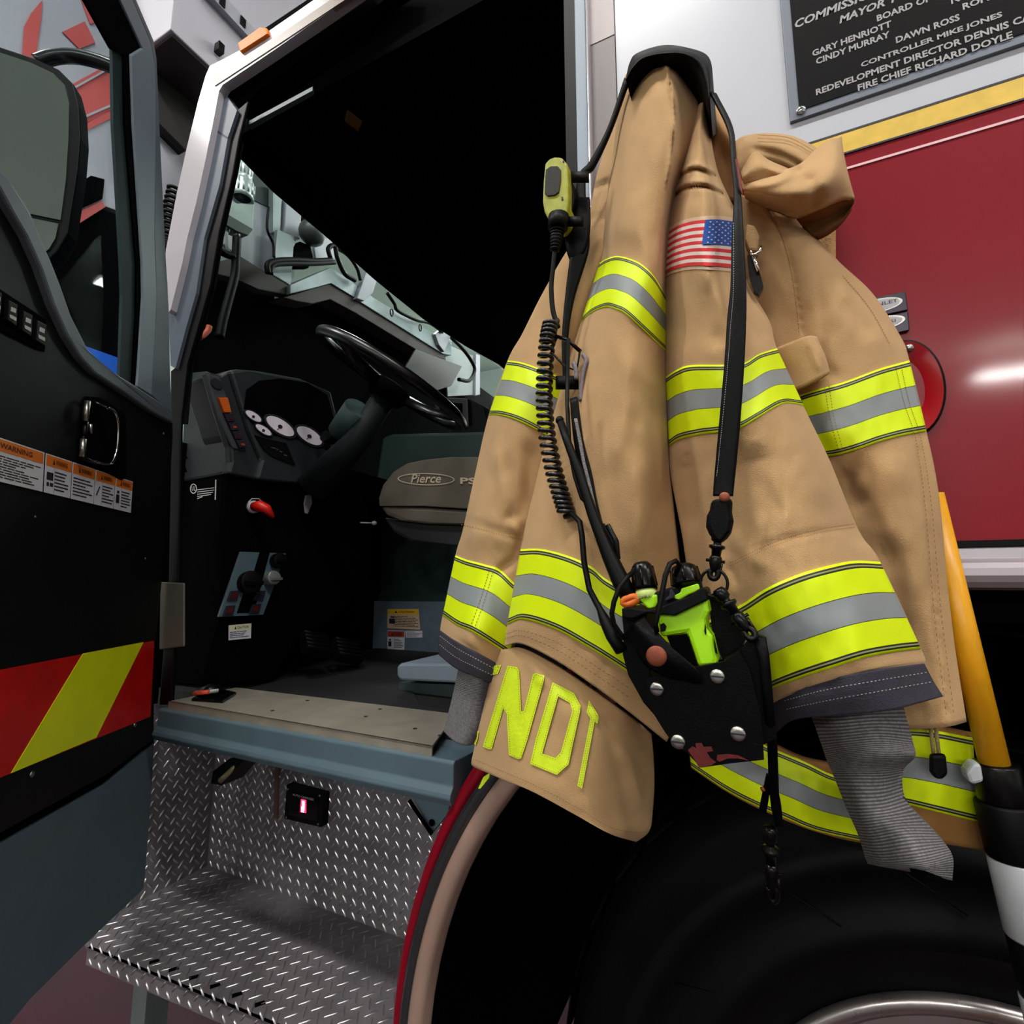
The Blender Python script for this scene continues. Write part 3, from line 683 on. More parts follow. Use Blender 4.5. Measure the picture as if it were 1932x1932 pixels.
# UL mark
mb = MB()
ringo = ell_px(365, 922, 6.5, 9.5, 0, 24); ringi = ell_px(365, 922, 5, 7.8, 0, 24)
A = [mb.add(PY(x, y, .1345)) for x, y in ringo]; B = [mb.add(PY(x, y, .1345)) for x, y in ringi]
for i in range(24): mb.face([A[i], A[(i+1) % 24], B[(i+1) % 24], B[i]])
mb.text('UL', PY(362, 926, .1344), PY(369, 926, .1344), PY(361.5, 917, .1344))
for k in range(5): y = 922+k*4.2; w = (32, 32, 30, 26, 10)[k]; mb.px([(372, y+1.5), (372+w, y-2.4), (372+w, y-1.0), (372, y+2.9)], ('Y', .1344), .0004)
mb.build('certification_mark', M_inkw, ud, smooth=False, label='small white certification mark')
MB().px([(406, 905), (408, 905), (407, 943), (405, 943)], ('Y', .134), .002).build('panel_edge', M_inkw, ud)
# battery/park knob
kx = PX(476, 957, -1.205)
mb = MB().lathe(kx, (1, -.25, 0), [(.017, 0), (.017, .012), (.012, .014)], 20, 1)
mb.tube([PX(478, 956, -1.19), PX(490, 955, -1.17), PX(503, 960, -1.155), PX(516, 976, -1.15)], [.012, .016, .013, .005], 12, 0)
mb.build('red_knob', [M_redk, M_whitep], ud, label='bright red lever knob with a white collar')
mb = MB(); mb.tube([PX(468, 948, -1.21), PX(475, 941, -1.21), PX(488, 941, -1.21), PX(496, 947, -1.21)], .0012, 6, cap=True); 
mb.build('knob_marking', M_inkw, ud, smooth=False)
# knob panel
KX = -1.205
kp = MB().px([(455, 1041), (540, 1044), (497, 1160), (413, 1164)], ('X', KX), .008).build('knob_panel', M_slate, ud, bevel=.001, label='slate control panel with knobs and switches')
MB().px([(490, 1042), (509, 1043), (479, 1156), (447, 1157), (459, 1120), (470, 1110)], ('X', KX+.001), .002).build('panel_insert', M_dark, ud)
for (x, y, r, m, nm) in ((467, 1100, 24, M_rubber, 'heater_knob'), (521, 1059, 15, M_rubber, 'heater_knob'), (509, 1092, 14.5, mat('knob_silver', (150, 152, 150), .3, .6), 'heater_knob')):
    c = PX(x, y, KX+.002); R = (PX(x+r, y, KX+.002)-PX(x-r, y, KX+.002)).length/2
    mb = MB().lathe(c, (1, -.2, .15), [(R*.8, 0), (R*.8, .02), (R*.72, .026), (0, .026)], 24)
    mb.box((c.x+.02, c.y-R*.7, c.z-R*.15), (c.x+.034, c.y+R*.6, c.z+R*.15))
    mb.build(nm, m, ud, bevel=.001, label='silver control knob' if r == 14.5 else 'black control knob')
for x, y, m in ((437, 1115, M_dred), (429, 1143, M_dred), (486, 1115, M_ink), (478, 1140, M_dred)):
    r = MB().px([(x, y), (x+16, y-1), (x+11, y+18), (x-7, y+18)], ('X', KX+.006), .006).build('toggle_switch', M_ink, ud, bevel=.001)
    if m is M_dred: MB().px([(x+3, y+4), (x+12, y+3), (x+8, y+13), (x-1, y+14)], ('X', KX+.0066), .002).build('toggle_lens', m, ud)
def label(name, q, pl, parent, head, word, bands, lines, hm=M_labo, body=M_lab, hh=.3, ink=M_inkb, lab=None, pic=None, ppic=.34):
    """q: four photo corners tl, tr, br, bl; printed notice with a coloured heading"""
    mb = MB(); tl, tr, br, bl = [U(x, y, pl) for x, y in q]
    n = (tr-tl).cross(bl-tl).normalized(); n = n if n.dot(CAM-tl) > 0 else -n
    P = lambda u, v, o=0.0: (tl*(1-u)+tr*u)*(1-v)+(bl*(1-u)+br*u)*v+n*o
    def r(u0, v0, u1, v1, o, m): mb.prism([P(u0, v0, o), P(u1, v0, o), P(u1, v1, o), P(u0, v1, o)], [P(u0, v0, o-.0006), P(u1, v0, o-.0006), P(u1, v1, o-.0006), P(u0, v1, o-.0006)], m)
    r(0, 0, 1, 1, .0008, 0)
    r(.02, .03, .98, hh, .0012, 1)
    if word: 
        mb.text(word, P(.36, hh-.07, .0016), P(.36+bands, hh-.07, .0016), P(.36, .10, .0016), 2, fat=.02)
        a = P(.24, hh-.06, .0016); b = P(.33, hh-.06, .0016); c = P(.285, .08, .0016); mb.face([mb.add(a), mb.add(b), mb.add(c)], 2)
    x0 = .05 if not pic else ppic
    rr = random.Random(int(q[0][0]*7+q[0][1]))
    for k in range(lines):
        v = hh+.10+(1-hh-.16)*k/lines; w = rr.uniform(.55, .97)
        u = x0
        while u < min(.95, x0+(0.95-x0)*w):
            u2 = min(.95, u+rr.uniform(.06, .2)*(.95-x0)); r(u, v, u2, v+(1-hh)*.30/lines, .0012, 3); u = u2+.02*(.95-x0)
    if pic:
        r(ppic-.03, hh, ppic-.015, .97, .0012, 4)
        if pic == 1: r(.06, hh+.16, ppic-.07, hh+.36, .0012, 3); r(.07, hh+.42, .15, hh+.52, .0012, 3); r(.19, hh+.42, ppic-.06, hh+.52, .0012, 3)
        elif pic == 2: mb.prism([P(.06, .72, .0012), P(.2, .45, .0012), P(.24, .47, .0012), P(.1, .74, .0012)], [P(.06, .72), P(.2, .45), P(.24, .47), P(.1, .74)], 3)
        else: r(.1, hh+.12, .22, hh+.2, .0012, 3); r(.06, hh+.24, .24, hh+.5, .0012, 3)
    return mb.build(name, [body, hm, ink, M_ink, mat('label_rule', (150, 150, 175), .5)], parent, smooth=False, label=lab)
label('caution_label', [(431, 1180), (474, 1176), (473, 1204), (431, 1208)], ('X', -1.2115), ud, 0, 'CAUTION', .5, 4, hm=mat('label_cream', (226, 220, 180), .5), hh=.36, ink=M_ink, lab='white caution label')
# steering column and wheel
SC = Vector((-.914, .373, 1.90)); SN = Vector((.495, .165, .853)).normalized()
e1 = Vector((1, 0, 0)); e1 = (e1-SN*e1.dot(SN)).normalized(); e2 = SN.cross(e1)
mb = MB(); mb.tube([SC+(e1*math.cos(t)+e2*math.sin(t))*.23 for t in [2*math.pi*i/64 for i in range(64)]], .0155, 14, closed=True)
for t in (.4, math.pi-.4, math.pi*1.5):
    mb.tube([SC-SN*.03+(e1*math.cos(t)+e2*math.sin(t))*.05, SC-SN*.022+(e1*math.cos(t)+e2*math.sin(t))*.14, SC+(e1*math.cos(t)+e2*math.sin(t))*.222], [.022, .017, .014], 10, flat=.5)

stw = mb.build('steering_wheel', mat('steering_black', (8, 8, 10), .3, spec=.45), T, label='glossy black steering wheel')
MB().lathe(SC-SN*.06, SN, [(.05, 0), (.065, .03), (.06, .05), (.03, .058), (0, .058)], 24).build('steering_hub', M_dark, stw)
mb = MB(); mb.tube([SC-SN*.05, SC-SN*.20, Vector((-1.17, .33, 1.60))], [.034, .036, .05], 16); mb.build('steering_column', mat('column_grey', (15, 22, 24), .6, spec=.2), T)
MB().tube([PX(676, 770, -1.0), PX(648, 818, -1.08)], [.04, .046], 16).build('column_shroud', mat('shroud_teal', (40, 60, 62), .6), T)
mb = MB(); mb.tube([PX(640, 838, -1.13), PX(612, 822, -1.13)], [.008, .018], 12); mb.tube([PX(650, 835, -1.13), PX(700, 800, -1.05)], .006, 8); mb.build('turn_signal_lever', M_rubber, T)
mb = MB(); mb.tube([PX(680, 986, -1.1), PX(702, 987, -1.08)], .0022, 8); mb.ell(PX(706, 987, -1.08), .009, .009, .007, 12); mb.build('seat_lever', M_whitep, T, label='short white lever')
# seat
mb = MB().px([(714, 940), (722, 915), (742, 890), (768, 874), (800, 867), (850, 862), (950, 862), (960, 965), (800, 955), (715, 955)], ('Y', .42), .5)
seat = mb.build('driver_seat', M_seat, T, bevel=.02, label='taupe cloth driver seat')
MB().px([(716, 955), (800, 957), (960, 967), (960, 992), (800, 988), (752, 982), (728, 972)], ('Y', .425), .5).build('seat_bolster', M_seat, seat, bevel=.01)
MB().px([(722, 975), (752, 984), (960, 994), (960, 1040), (850, 1030), (770, 1020), (742, 1005)], ('Y', .44), .45).build('seat_pan', M_seatd, seat, bevel=.008)
mb = MB()
o1 = ell_px(804, 904, 54, 11.5, .02, 40); o2 = ell_px(804, 904, 51.5, 9.8, .02, 40)
A = [mb.add(PY(x, y, .4175)) for x, y in o1]; B = [mb.add(PY(x, y, .4175)) for x, y in o2]
for i in range(40): mb.face([A[i], A[(i+1) % 40], B[(i+1) % 40], B[i]])
mb.text('Pierce', PY(775, 911, .417), PY(832, 911, .417), PY(775, 894.5, .417), 0, .25, .012); mb.text('PS6', PY(868, 913, .417), PY(915, 914, .417), PY(868, 900.5, .417), 0, 0, .03)
mb.build('seat_embroidery', M_embr, seat, smooth=False, label='pale embroidered lettering and oval')
mb = MB(); mb.box((-.72, .5, 1.10), (-.45, .85, 1.42)); 
for k in range(5): mb.box((-.74, .47, 1.16+.05*k), (-.42, .88, 1.185+.05*k))
mb.build('seat_suspension', M_blk, seat)
MB().px([(748, 1258), (755, 1252), (860, 1252), (880, 1258), (880, 1290), (755, 1284), (748, 1275)], ('Y', .30), .6).build('seat_riser', M_grey, T, bevel=.006, label='grey seat riser')
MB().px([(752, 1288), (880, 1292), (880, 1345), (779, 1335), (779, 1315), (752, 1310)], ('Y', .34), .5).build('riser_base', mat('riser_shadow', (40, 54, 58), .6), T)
# engine cover between the seats
mb = MB().px([(720, 826), (740, 818), (930, 812), (960, 1125), (712, 1132), (716, 1060), (704, 940)], ('Y', 1.0), .4); mb.build('engine_cover', M_green, T, bevel=.02, label='dark green black engine cover')
MB().px([(700, 1128), (712, 1120), (900, 1122), (900, 1138), (704, 1136)], ('Y', .985), .1).build('cover_edge', mat('green_edge', (30, 50, 46), .6), T, bevel=.004)
MB().px([(520, 1290), (575, 1215), (650, 1170), (700, 1134), (900, 1136), (900, 1300)], ('Y', .96), .05).build('tunnel_panel', M_fw, T, label='slate grey tunnel panel')
label('caution_label', [(731, 1149), (790, 1149), (793, 1188), (731, 1185)], ('Y', .958), T, 0, 'CAUTION', .5, 7, hm=M_laby, body=M_labt, hh=.26, ink=M_ink, lab='yellow headed caution label', pic=3, ppic=.22)
label('danger_label', [(731, 1189), (764, 1190), (763, 1226), (731, 1225)], ('Y', .958), T, 0, 'DANGER', .5, 6, hm=M_labr, hh=.34, ink=M_ink, lab='red headed danger label', pic=3, ppic=.42)
label('notice_label', [(765, 1190), (797, 1190), (797, 1203), (766, 1203)], ('Y', .958), T, 0, '', .5, 4, hm=M_lab, hh=.06, lab='small plain notice label')
# pedals
for i, (x, y) in enumerate(((600, 1192), (660, 1205))):
    mb = MB(); A = [PX(x-20, y+30, -1.12), PX(x+26, y+40, -1.12), PX(x+16, y+4, -1.2), PX(x-28, y-4, -1.2)]
    mb.prism(A, [p+Vector((-.02, 0, -.02)) for p in A]); 
    for k in range(5):
        t = (k+.5)/5; p, q2 = A[0].lerp(A[3], t), A[1].lerp(A[2], t); mb.tube([p, q2], .005, 6)
    mb.build('pedal', M_rubber, T, label='ribbed black foot pedal')
# floor mat ridge pattern and pedestal
MB().px([(470, 1298), (640, 1255), (760, 1262), (790, 1330), (850, 1342), (700, 1330)], ('Z', 1.049), .006).build('floor_mat_pad', mat('mat_grey', (26, 27, 28), .6, bump=.8, bscale=300), T)

# --- DOOR (opened outward about the front hinge) -----------------------------
D0 = lambda off: ('D', off)
mb = MB()
ledge_lo = [(-80, 275), (0, 355), (26, 404), (53, 450), (78, 507), (103, 579), (129, 636), (155, 678), (181, 706), (233, 740), (285, 776), (326, 799)]
mb.px(ledge_lo+[(326, 830), (320, 920), (305, 1100), (292, 1225), (290, 1395), (200, 1462), (0, 1572), (-80, 1615)], D0(0.0), .05, 0)
mb.px([(-80, 1600), (0, 1556), (200, 1450), (290, 1385), (291, 1402), (200, 1478), (0, 1592), (-80, 1640)], D0(-.012), .03, 2)
mb.px([(-80, 1640), (0, 1592), (200, 1478), (291, 1402), (287, 1480), (281, 1560), (273, 1660), (270, 1678), (258, 1690), (174, 1769), (60, 1882), (0, 1955), (-80, 2040)], D0(-.006), .05, 1)
door = mb.build('cab_door', [M_doorblk, M_slate, M_dark], T, bevel=.003, label='open driver door, black trim above a slate lower panel')
ledge_up = [(-80, 235), (0, 318), (34, 362), (60, 404), (78, 450), (96, 489), (116, 540), (135, 595), (166, 657), (197, 690), (259, 729), (305, 760), (326, 781)]
mb = MB().px(ledge_up+list(reversed(ledge_lo)), D0(.012), .05); mb.build('door_ledge', M_jamb, door, bevel=.004, label='curved grey window ledge')
# chevron
mb = MB().px([(-80, 1279), (0, 1264), (290, 1209), (291, 1215), (284, 1352), (-80, 1500)], D0(.0012), .0012, 0); mb.px([(157, 1233), (271, 1211.5), (182, 1391.5), (21, 1459)], D0(.0018), .0008, 1)
mb.build('chevron_sticker', [M_chr, M_chl], door, smooth=False, label='red and lime reflective chevron')
for x, y, r in ((58, 1461, .005), (253, 1368, .005), (308, 818, .0035), (274, 1054, .003), (66, 975, .002)):
    MB().disc(PD(x, y, 0), DN, r, r*.6, 0, 14, .4).build('door_screw', M_steel, door, label='small bright screw')
# handle
hp = [(166, 748), (190, 750), (234, 778), (239, 790), (238, 900), (230, 906), (205, 893), (152, 868), (155, 800)]
MB().px(hp, D0(.004), .004).build('handle_recess', M_dark, door, bevel=.001)
mb = MB(); mb.tube([PD(x, y, .012) for x, y in spx([(200, 769), (213, 774), (221, 790), (223, 820), (220, 850), (212, 872), (200, 876), (180, 871)], 24)], .0028, 10, 0, flat=.7)
mb.tube([PD(165, 757, .012), PD(160, 795, .012)], .005, 10, 1); mb.tube([PD(157, 828, .012), PD(154, 862, .012)], .005, 10, 1); mb.tube([PD(162, 795, .01), PD(157, 828, .01)], .0045, 10, 2); mb.tube([PD(170, 800, .012), PD(172, 818, .012)], .003, 8, 1)
mb.tube([PD(166, 755, .010), PD(200, 769, .010)], .003, 8, 2); mb.tube([PD(154, 864, .010), PD(180, 872, .010)], .003, 8, 2)
mb.build('door_handle', [M_chrome, M_steel, M_blackm], door, label='chrome pull handle in a black recess')
# notices
top = lambda x: 826+x*.336-(x*x)*.00002; bot = lambda x: 909+x*.2385
xs = [(-60, 83, 0), (86, 135, 1), (137, 179, 0), (180.5, 217, 2), (218.5, 250, 3)]
for x0, x1, pic in xs:
    label('warning_label', [(x0, top(x0)), (x1, top(x1)), (x1-4, bot(x1-4)), (x0-4, bot(x0-4))], D0(.001), door, 0, 'WARNING', .45, 9 if x0 < 0 else 6, hh=.3, pic=pic or None, ppic=.36, lab='orange headed warning notice')
# switch pack
sp = MB().px([(-40, 520), (0, 545), (88, 603), (85, 664), (0, 622), (-40, 602)], D0(.004), .006).build('window_switch_panel', M_dark, door, bevel=.001, label='black panel of white marked switches')
for i, (x, y) in enumerate(((-4, 560), (26, 582), (54, 602), (80, 620))):
    s_ = MB().px([(x-9, y-16), (x+8, y-7), (x+6, y+34), (x-11, y+22)], D0(.009), .006).build('window_switch', M_blk, door, bevel=.001)
    mb = MB().px([(x-4, y-3), (x+5, y+1), (x+4, y+9), (x-5, y+5)], D0(.0096), .0006); mb.px([(x-7, y+11), (x+5, y+17), (x+5, y+24), (x-6, y+18)], D0(.0096), .0006); mb.build('switch_icon', M_inkw, door, smooth=False)
# window frame
mb = MB()
mb.px([(224, -20), (248, -20), (290, 78), (294, 111), (300, 233), (308, 400), (313, 500), (316, 545), (306, 700), (300, 757), (326, 781), (322, 690), (320, 600), (316, 560), (312, 500), (300, 255), (295, 112), (290, 76), (250, -20)], D0(.0), .02, 1) if False else None
mb.px([(218, -20), (243, -20), (285, 80), (292, 120), (293, 233), (292, 450), (296, 555), (292, 640), (285, 745), (259, 729), (262, 690), (270, 560), (269, 500), (252, 233), (248, 104), (269, 91)], D0(.012), .03, 0)
mb.px([(243, -20), (249, -20), (290, 76), (296, 112), (301, 233), (313, 480), (319, 585), (321, 690), (325, 781), (285, 745), (292, 640), (296, 555), (292, 450), (293, 233), (292, 120), (285, 80)], D0(.006), .04, 1)
mb.build('window_frame', [M_lgrey, M_grey], door, bevel=.002, label='grey window frame')
mb = MB(); mb.px([(150, -20), (218, -20), (269, 91), (248, 104), (252, 233), (269, 500), (270, 560), (262, 690), (259, 729), (250, 724), (257, 600), (258, 500), (236, 233), (234, 104), (212, 93)], D0(.008), .006, 0)
mb.px([(212, 93), (234, 104), (238, 233), (259, 500), (260, 560), (252, 690), (248, 724), (226, 708), (231, 560), (229, 500), (218, 300), (214, 233)], D0(.004), .005, 1)
mb.build('window_channel', [M_dark, M_teal], door)
mb = MB().px([(-80, -60), (170, -40), (212, 93), (229, 500), (228, 712), (166, 660), (78, 450), (0, 320), (-80, 240)], D0(-.012), .004); mb.build('window_glass', M_glass, door, smooth=False)
# mirror outside the door
mh = [(-80, 66), (0, 88), (60, 108), (112, 132), (138, 158), (149, 200), (152, 260), (147, 320), (136, 390), (128, 440), (108, 474), (96, 486), (70, 500), (-80, 440)]
MP = ('N', (PD(150, 250, -.06), DD))
mir = MB().px(mh, MP, .03, vec=-DD).build('side_mirror', M_rubber, door, bevel=.012, label='black framed wing mirror beyond the window')
MB().px([(-80, 78), (0, 99), (58, 118), (100, 138), (122, 160), (130, 195), (129, 260), (124, 340), (114, 415), (60, 404), (-80, 376)], ('N', (PD(150, 250, -.06)+DD*.003, DD)), .004, vec=-DD).build('mirror_glass', M_mir, door, smooth=False)
MB().px([(-80, 384), (58, 411), (110, 422), (104, 450), (92, 470), (70, 484), (-80, 430)], ('N', (PD(150, 250, -.06)+DD*.003, DD)), .004, vec=-DD).build('lower_mirror_glass', M_mir, door, smooth=False)
MQ = ('N', (PD(150, 250, -.06)-DD*.03, DD)); mb = MB(); mb.tube([U(x, y, MQ) for x, y in spx([(70, 118), (100, 108), (140, 106), (185, 116), (222, 130)], 20)], .013, 12)
mb.build('mirror_arm', mat('arm_metal', (60, 60, 62), .25, .7), door)
# ================================================================== TURNOUT COAT
coat = empty('turnout_coat', (0.0, -.08, 1.2), 'tan firefighter turnout coat with lime reflective bands hung on the truck side', 'coat')
def cloth(name, sh, m=M_tan, parent=coat, **k): return sh.mesh().build(name, m, parent, **k)
def band(sh, top, bot, parent, nu=48, off=.0024):
    return drape_strip(sh, top, bot, off, nu, 18).build('reflective_band', M_band, parent, smooth=True, label='lime and silver reflective band')
# back of the coat, bunched into one long column
Arows = [
 [(1180, 141), (1205, 116), (1240, 103), (1272, 104), (1295, 112), (1318, 132)],
 [(1167, 200), (1195, 192), (1235, 188), (1268, 192), (1290, 203), (1316, 213)],
 [(1157, 285), (1185, 272), (1230, 268), (1268, 270), (1284, 276), (1301, 284)],
 [(1146, 366), (1175, 355), (1215, 352), (1252, 356), (1262, 362), (1272, 368)],
 [(1139, 440), (1165, 428), (1205, 426), (1240, 434), (1252, 445), (1260, 455)],
 [(1131, 496), (1164, 483), (1211, 499), (1235, 522), (1248, 545), (1256, 557)],
 [(1096, 607), (1142, 579), (1182, 593), (1218, 626), (1238, 646), (1255, 660)],
 [(1056, 740), (1110, 725), (1165, 735), (1210, 745), (1240, 750), (1257, 752)],
 [(1014, 895), (1075, 880), (1150, 885), (1210, 895), (1245, 900), (1264, 905)],
 [(982, 1036), (1022, 1036), (1075, 1050), (1143, 1093), (1210, 1130), (1290, 1170)],
 [(957, 1178), (988, 1169), (1049, 1188), (1116, 1225), (1190, 1272), (1278, 1330)],
 [(952, 1219), (985, 1215), (1050, 1247), (1116, 1291), (1180, 1338), (1258, 1400)]]
Adep = [[.10, .13, .145, .14, .12, .09], [.10, .145, .165, .165, .142, .118], [.10, .15, .175, .172, .145, .115], [.10, .155, .18, .175, .148, .112], [.10, .16, .185, .175, .145, .105],
 [.10, .16, .187, .178, .15, .108], [.10, .162, .19, .178, .15, .11], [.10, .165, .192, .185, .155, .115], [.10, .165, .195, .19, .16, .118], [.105, .16, .195, .195, .175, .13], [.11, .16, .19, .195, .18, .15], [.11, .158, .188, .195, .18, .155]]
Afold = [([(1170, 250), (1150, 400), (1120, 560)], -.006, 14), ([(1196, 840), (1202, 950), (1208, 1070)], .006, 16), ([(1228, 720), (1236, 860), (1250, 1010)], -.010, 15),
 ([(1190, 640), (1180, 760), (1150, 900)], .006, 22), ([(1120, 650), (1085, 800), (1055, 960)], -.005, 18), ([(1258, 130), (1273, 200), (1270, 270), (1262, 340), (1255, 420)], .009, 6, 's')]
SA = Sheet(Arows, Adep, 52, 14, Afold, .0035, 1.0, (.012, .09))
back = cloth('coat_back', SA, label='tan back of the coat gathered into a long column')
band(SA, [(1131, 496), (1145, 488), (1164, 483), (1188, 488), (1211, 499), (1235, 522), (1256, 558)], [(1096, 607), (1115, 590), (1142, 579), (1162, 583), (1182, 593), (1218, 626), (1255, 660)], back)
band(SA, [(982, 1036), (1022, 1036), (1075, 1050), (1116, 1070), (1143, 1093), (1210, 1130), (1288, 1168)], [(957, 1178), (988, 1169), (1049, 1188), (1116, 1225), (1160, 1252), (1190, 1272), (1276, 1329)], back)
mb = MB()
stitch(SA, [(955, 1196), (985, 1190), (1050, 1212), (1116, 1252), (1190, 1300)], mb, 0, 34, 1.0)
stitch(SA, [(953, 1205), (985, 1200), (1050, 1226), (1116, 1268), (1190, 1318)], mb, 0, 34, 1.0)
mb.build('stitching', M_seam, back, smooth=False)
# left sleeve behind it
Brows = [
 [(1163, 212), (1170, 206), (1180, 204), (1195, 206)], [(1128, 322), (1145, 314), (1165, 311), (1185, 314)], [(1106, 420), (1125, 414), (1150, 412), (1175, 416)], [(1064, 482), (1095, 480), (1130, 484), (1160, 492)],
 [(1020, 560), (1050, 562), (1095, 570), (1140, 580)], [(985, 630), (1015, 634), (1065, 648), (1115, 660)], [(958, 679), (985, 684), (1030, 700), (1085, 724)], [(922, 783), (945, 784), (985, 797), (1062, 838)],
 [(895, 900), (925, 902), (970, 908), (1035, 920)], [(873, 1000), (900, 1002), (950, 1010), (1004, 1020)], [(859, 1048), (895, 1060), (941, 1074), (990, 1112)], [(835, 1161), (864, 1178), (894, 1194), (962, 1238)], [(830, 1191), (858, 1210), (894, 1230), (955, 1266)]]
Bdep = [[.05, .06, .07, .06], [.05, .075, .085, .07], [.045, .08, .09, .07], [.04, .08, .10, .07], [.04, .085, .10, .06], [.035, .085, .10, .06], [.035, .085, .105, .07], [.035, .085, .11, .08], [.035, .09, .115, .085], [.04, .09, .11, .09], [.04, .09, .105, .09], [.045, .09, .125, .085], [.045, .09, .12, .085]]
Bfold = [([(1124, 356), (1145, 343), (1170, 336)], -.013, 4, 'b'), ([(1106, 413), (1130, 410), (1155, 412)], -.008, 3, 'b'), ([(930, 835), (945, 900), (962, 975)], .006, 14), ([(955, 850), (958, 930), (970, 1000)], -.007, 14), ([(1002, 830), (1000, 900), (985, 985)], -.006, 14),
 ([(878, 985), (915, 994), (950, 1006), (985, 1014)], -.004, 7, 'b'), ([(985, 1000), (972, 1050), (945, 1075)], -.008, 8, 'b'), ([(960, 980), (975, 1000), (990, 1020)], .007, 9), ([(990, 560), (1040, 620), (1075, 680)], -.005, 18), ([(1085, 500), (1050, 590), (1040, 660)], .006, 16)]
SB = Sheet(Brows, Bdep, 40, 13, Bfold, .004, 5.0, (.010, .06))
slv = cloth('left_sleeve', SB, label='tan left sleeve hanging behind the back')
band(SB, [(958, 680), (985, 684), (1030, 700), (1080, 722)], [(922, 783), (945, 784), (985, 797), (1058, 836)], slv)
band(SB, [(859, 1048), (880, 1056), (910, 1064), (941, 1074), (968, 1099), (988, 1110)], [(835, 1161), (864, 1181), (894, 1194), (948, 1228), (961, 1237)], slv)
mb = MB()
stitch(SB, [(931, 1074), (915, 1130), (893, 1190)], mb, 0, 20, 1.2, .6, .0034); stitch(SB, [(924, 1072), (908, 1126), (886, 1186)], mb, 0, 20, 1.2, .6, .0034)
stitch(SB, [(870, 990), (915, 1000), (955, 1012), (985, 1018)], mb, 0, 26, 1.0)
mb.build('stitching', M_seam, slv, smooth=False)
SBc = Sheet([[(830, 1189), (858, 1209), (894, 1229), (952, 1262)], [(827, 1212), (858, 1236), (894, 1256), (948, 1280)], [(828, 1236), (858, 1260), (894, 1276), (942, 1294)]], [[.046, .094, .126, .088], [.047, .096, .126, .09], [.046, .094, .122, .09]], 24, 8, (), .001, 2, (.01, .06))
cf = cloth('sleeve_cuff', SBc, M_cuff, label='charcoal cuff of the left sleeve')
mb = MB(); stitch(SBc, [(830, 1200), (860, 1222), (898, 1243), (945, 1268)], mb, 0, 26, 1.1); stitch(SBc, [(829, 1216), (860, 1240), (896, 1258), (942, 1280)], mb, 0, 26, 1.1); mb.build('stitching', M_white_thread, cf, smooth=False)
SBw = Sheet([[(866, 1256), (880, 1262), (905, 1268), (935, 1278)], [(852, 1320), (872, 1328), (900, 1332), (930, 1330)], [(843, 1356), (865, 1368), (895, 1372), (922, 1368)], [(837, 1380), (856, 1398), (878, 1407), (905, 1402)]], [[.05, .085, .095, .07], [.05, .085, .095, .07], [.05, .085, .092, .07], [.05, .08, .088, .07]], 20, 10, (), .004, 8, (.008, .05))
cloth('wristlet', SBw, M_knit, label='grey knit wristlet of the left sleeve')
# right sleeve
Crows = [
 [(1316, 200), (1322, 194), (1329, 194), (1335, 202)], [(1300, 262), (1312, 254), (1326, 254), (1342, 264)], [(1283, 322), (1300, 312), (1330, 314), (1356, 328)], [(1266, 388), (1300, 368), (1340, 370), (1386, 394)],
 [(1258, 434), (1295, 410), (1340, 406), (1396, 424)], [(1253, 523), (1295, 508), (1345, 508), (1406, 522)], [(1256, 640), (1310, 612), (1380, 605), (1452, 606)], [(1256, 712), (1303, 689), (1366, 688), (1432, 668), (1466, 657)],
 [(1262, 840), (1324, 819), (1395, 807), (1470, 764), (1516, 766)], [(1266, 900), (1340, 892), (1430, 874), (1510, 866), (1566, 870)], [(1285, 1000), (1360, 1006), (1450, 990), (1540, 984), (1620, 1000)],
 [(1320, 1180), (1395, 1143), (1460, 1103), (1560, 1066), (1661, 1060)], [(1405, 1332), (1470, 1294), (1540, 1269), (1640, 1239), (1738, 1224)], [(1418, 1350), (1480, 1316), (1552, 1290), (1650, 1266), (1748, 1254)]]
Cdep = [[.11, .13, .125, .09], [.112, .145, .145, .10], [.11, .158, .162, .10], [.10, .165, .185, .10], [.105, .17, .195, .11], [.108, .18, .21, .11], [.11, .185, .215, .11], [.112, .185, .22, .19, .12], [.115, .185, .225, .20, .13], [.118, .185, .225, .205, .14], [.12, .185, .23, .215, .14],
 [.13, .20, .235, .225, .15], [.15, .205, .23, .225, .15], [.15, .20, .225, .22, .15]]
Cfold = [([(1276, 337), (1310, 320), (1348, 332)], -.010, 3.2, 'b'), ([(1282, 326), (1312, 311), (1344, 322)], .005, 5, 'b'), ([(1270, 374), (1292, 356), (1330, 353), (1362, 366)], -.012, 3.2, 'b'), ([(1274, 360), (1294, 345), (1330, 343), (1360, 355)], .005, 5, 'b'), ([(1298, 250), (1290, 300), (1275, 370)], -.008, 8), ([(1330, 520), (1345, 600), (1352, 660)], -.006, 20), ([(1395, 540), (1420, 600), (1445, 650)], -.007, 16),
 ([(1290, 850), (1300, 930), (1310, 1010)], -.006, 22), ([(1420, 830), (1440, 920), (1470, 985)], -.005, 30), ([(1500, 790), (1525, 870), (1560, 960)], .006, 22), ([(1390, 1052), (1440, 1030), (1500, 1012), (1560, 1000), (1610, 992)], -.0035, 6, 'b'),
 ([(1372, 1060), (1384, 1085), (1390, 1110)], -.008, 8), ([(1380, 1000), (1400, 1040), (1450, 1075)], .006, 16), ([(1350, 960), (1365, 1020), (1372, 1060)], -.006, 14)]
SC_ = Sheet(Crows, Cdep, 64, 14, Cfold, .0045, 9.0, (.012, .08))
rs = cloth('right_sleeve', SC_, label='tan right sleeve with a flag patch hanging in front')
band(SC_, [(1256, 711), (1278, 697), (1303, 689), (1366, 688), (1403, 685), (1432, 668), (1466, 657)], [(1262, 841), (1283, 828), (1324, 819), (1357, 815), (1395, 807), (1432, 786), (1478, 761), (1516, 764)], rs)
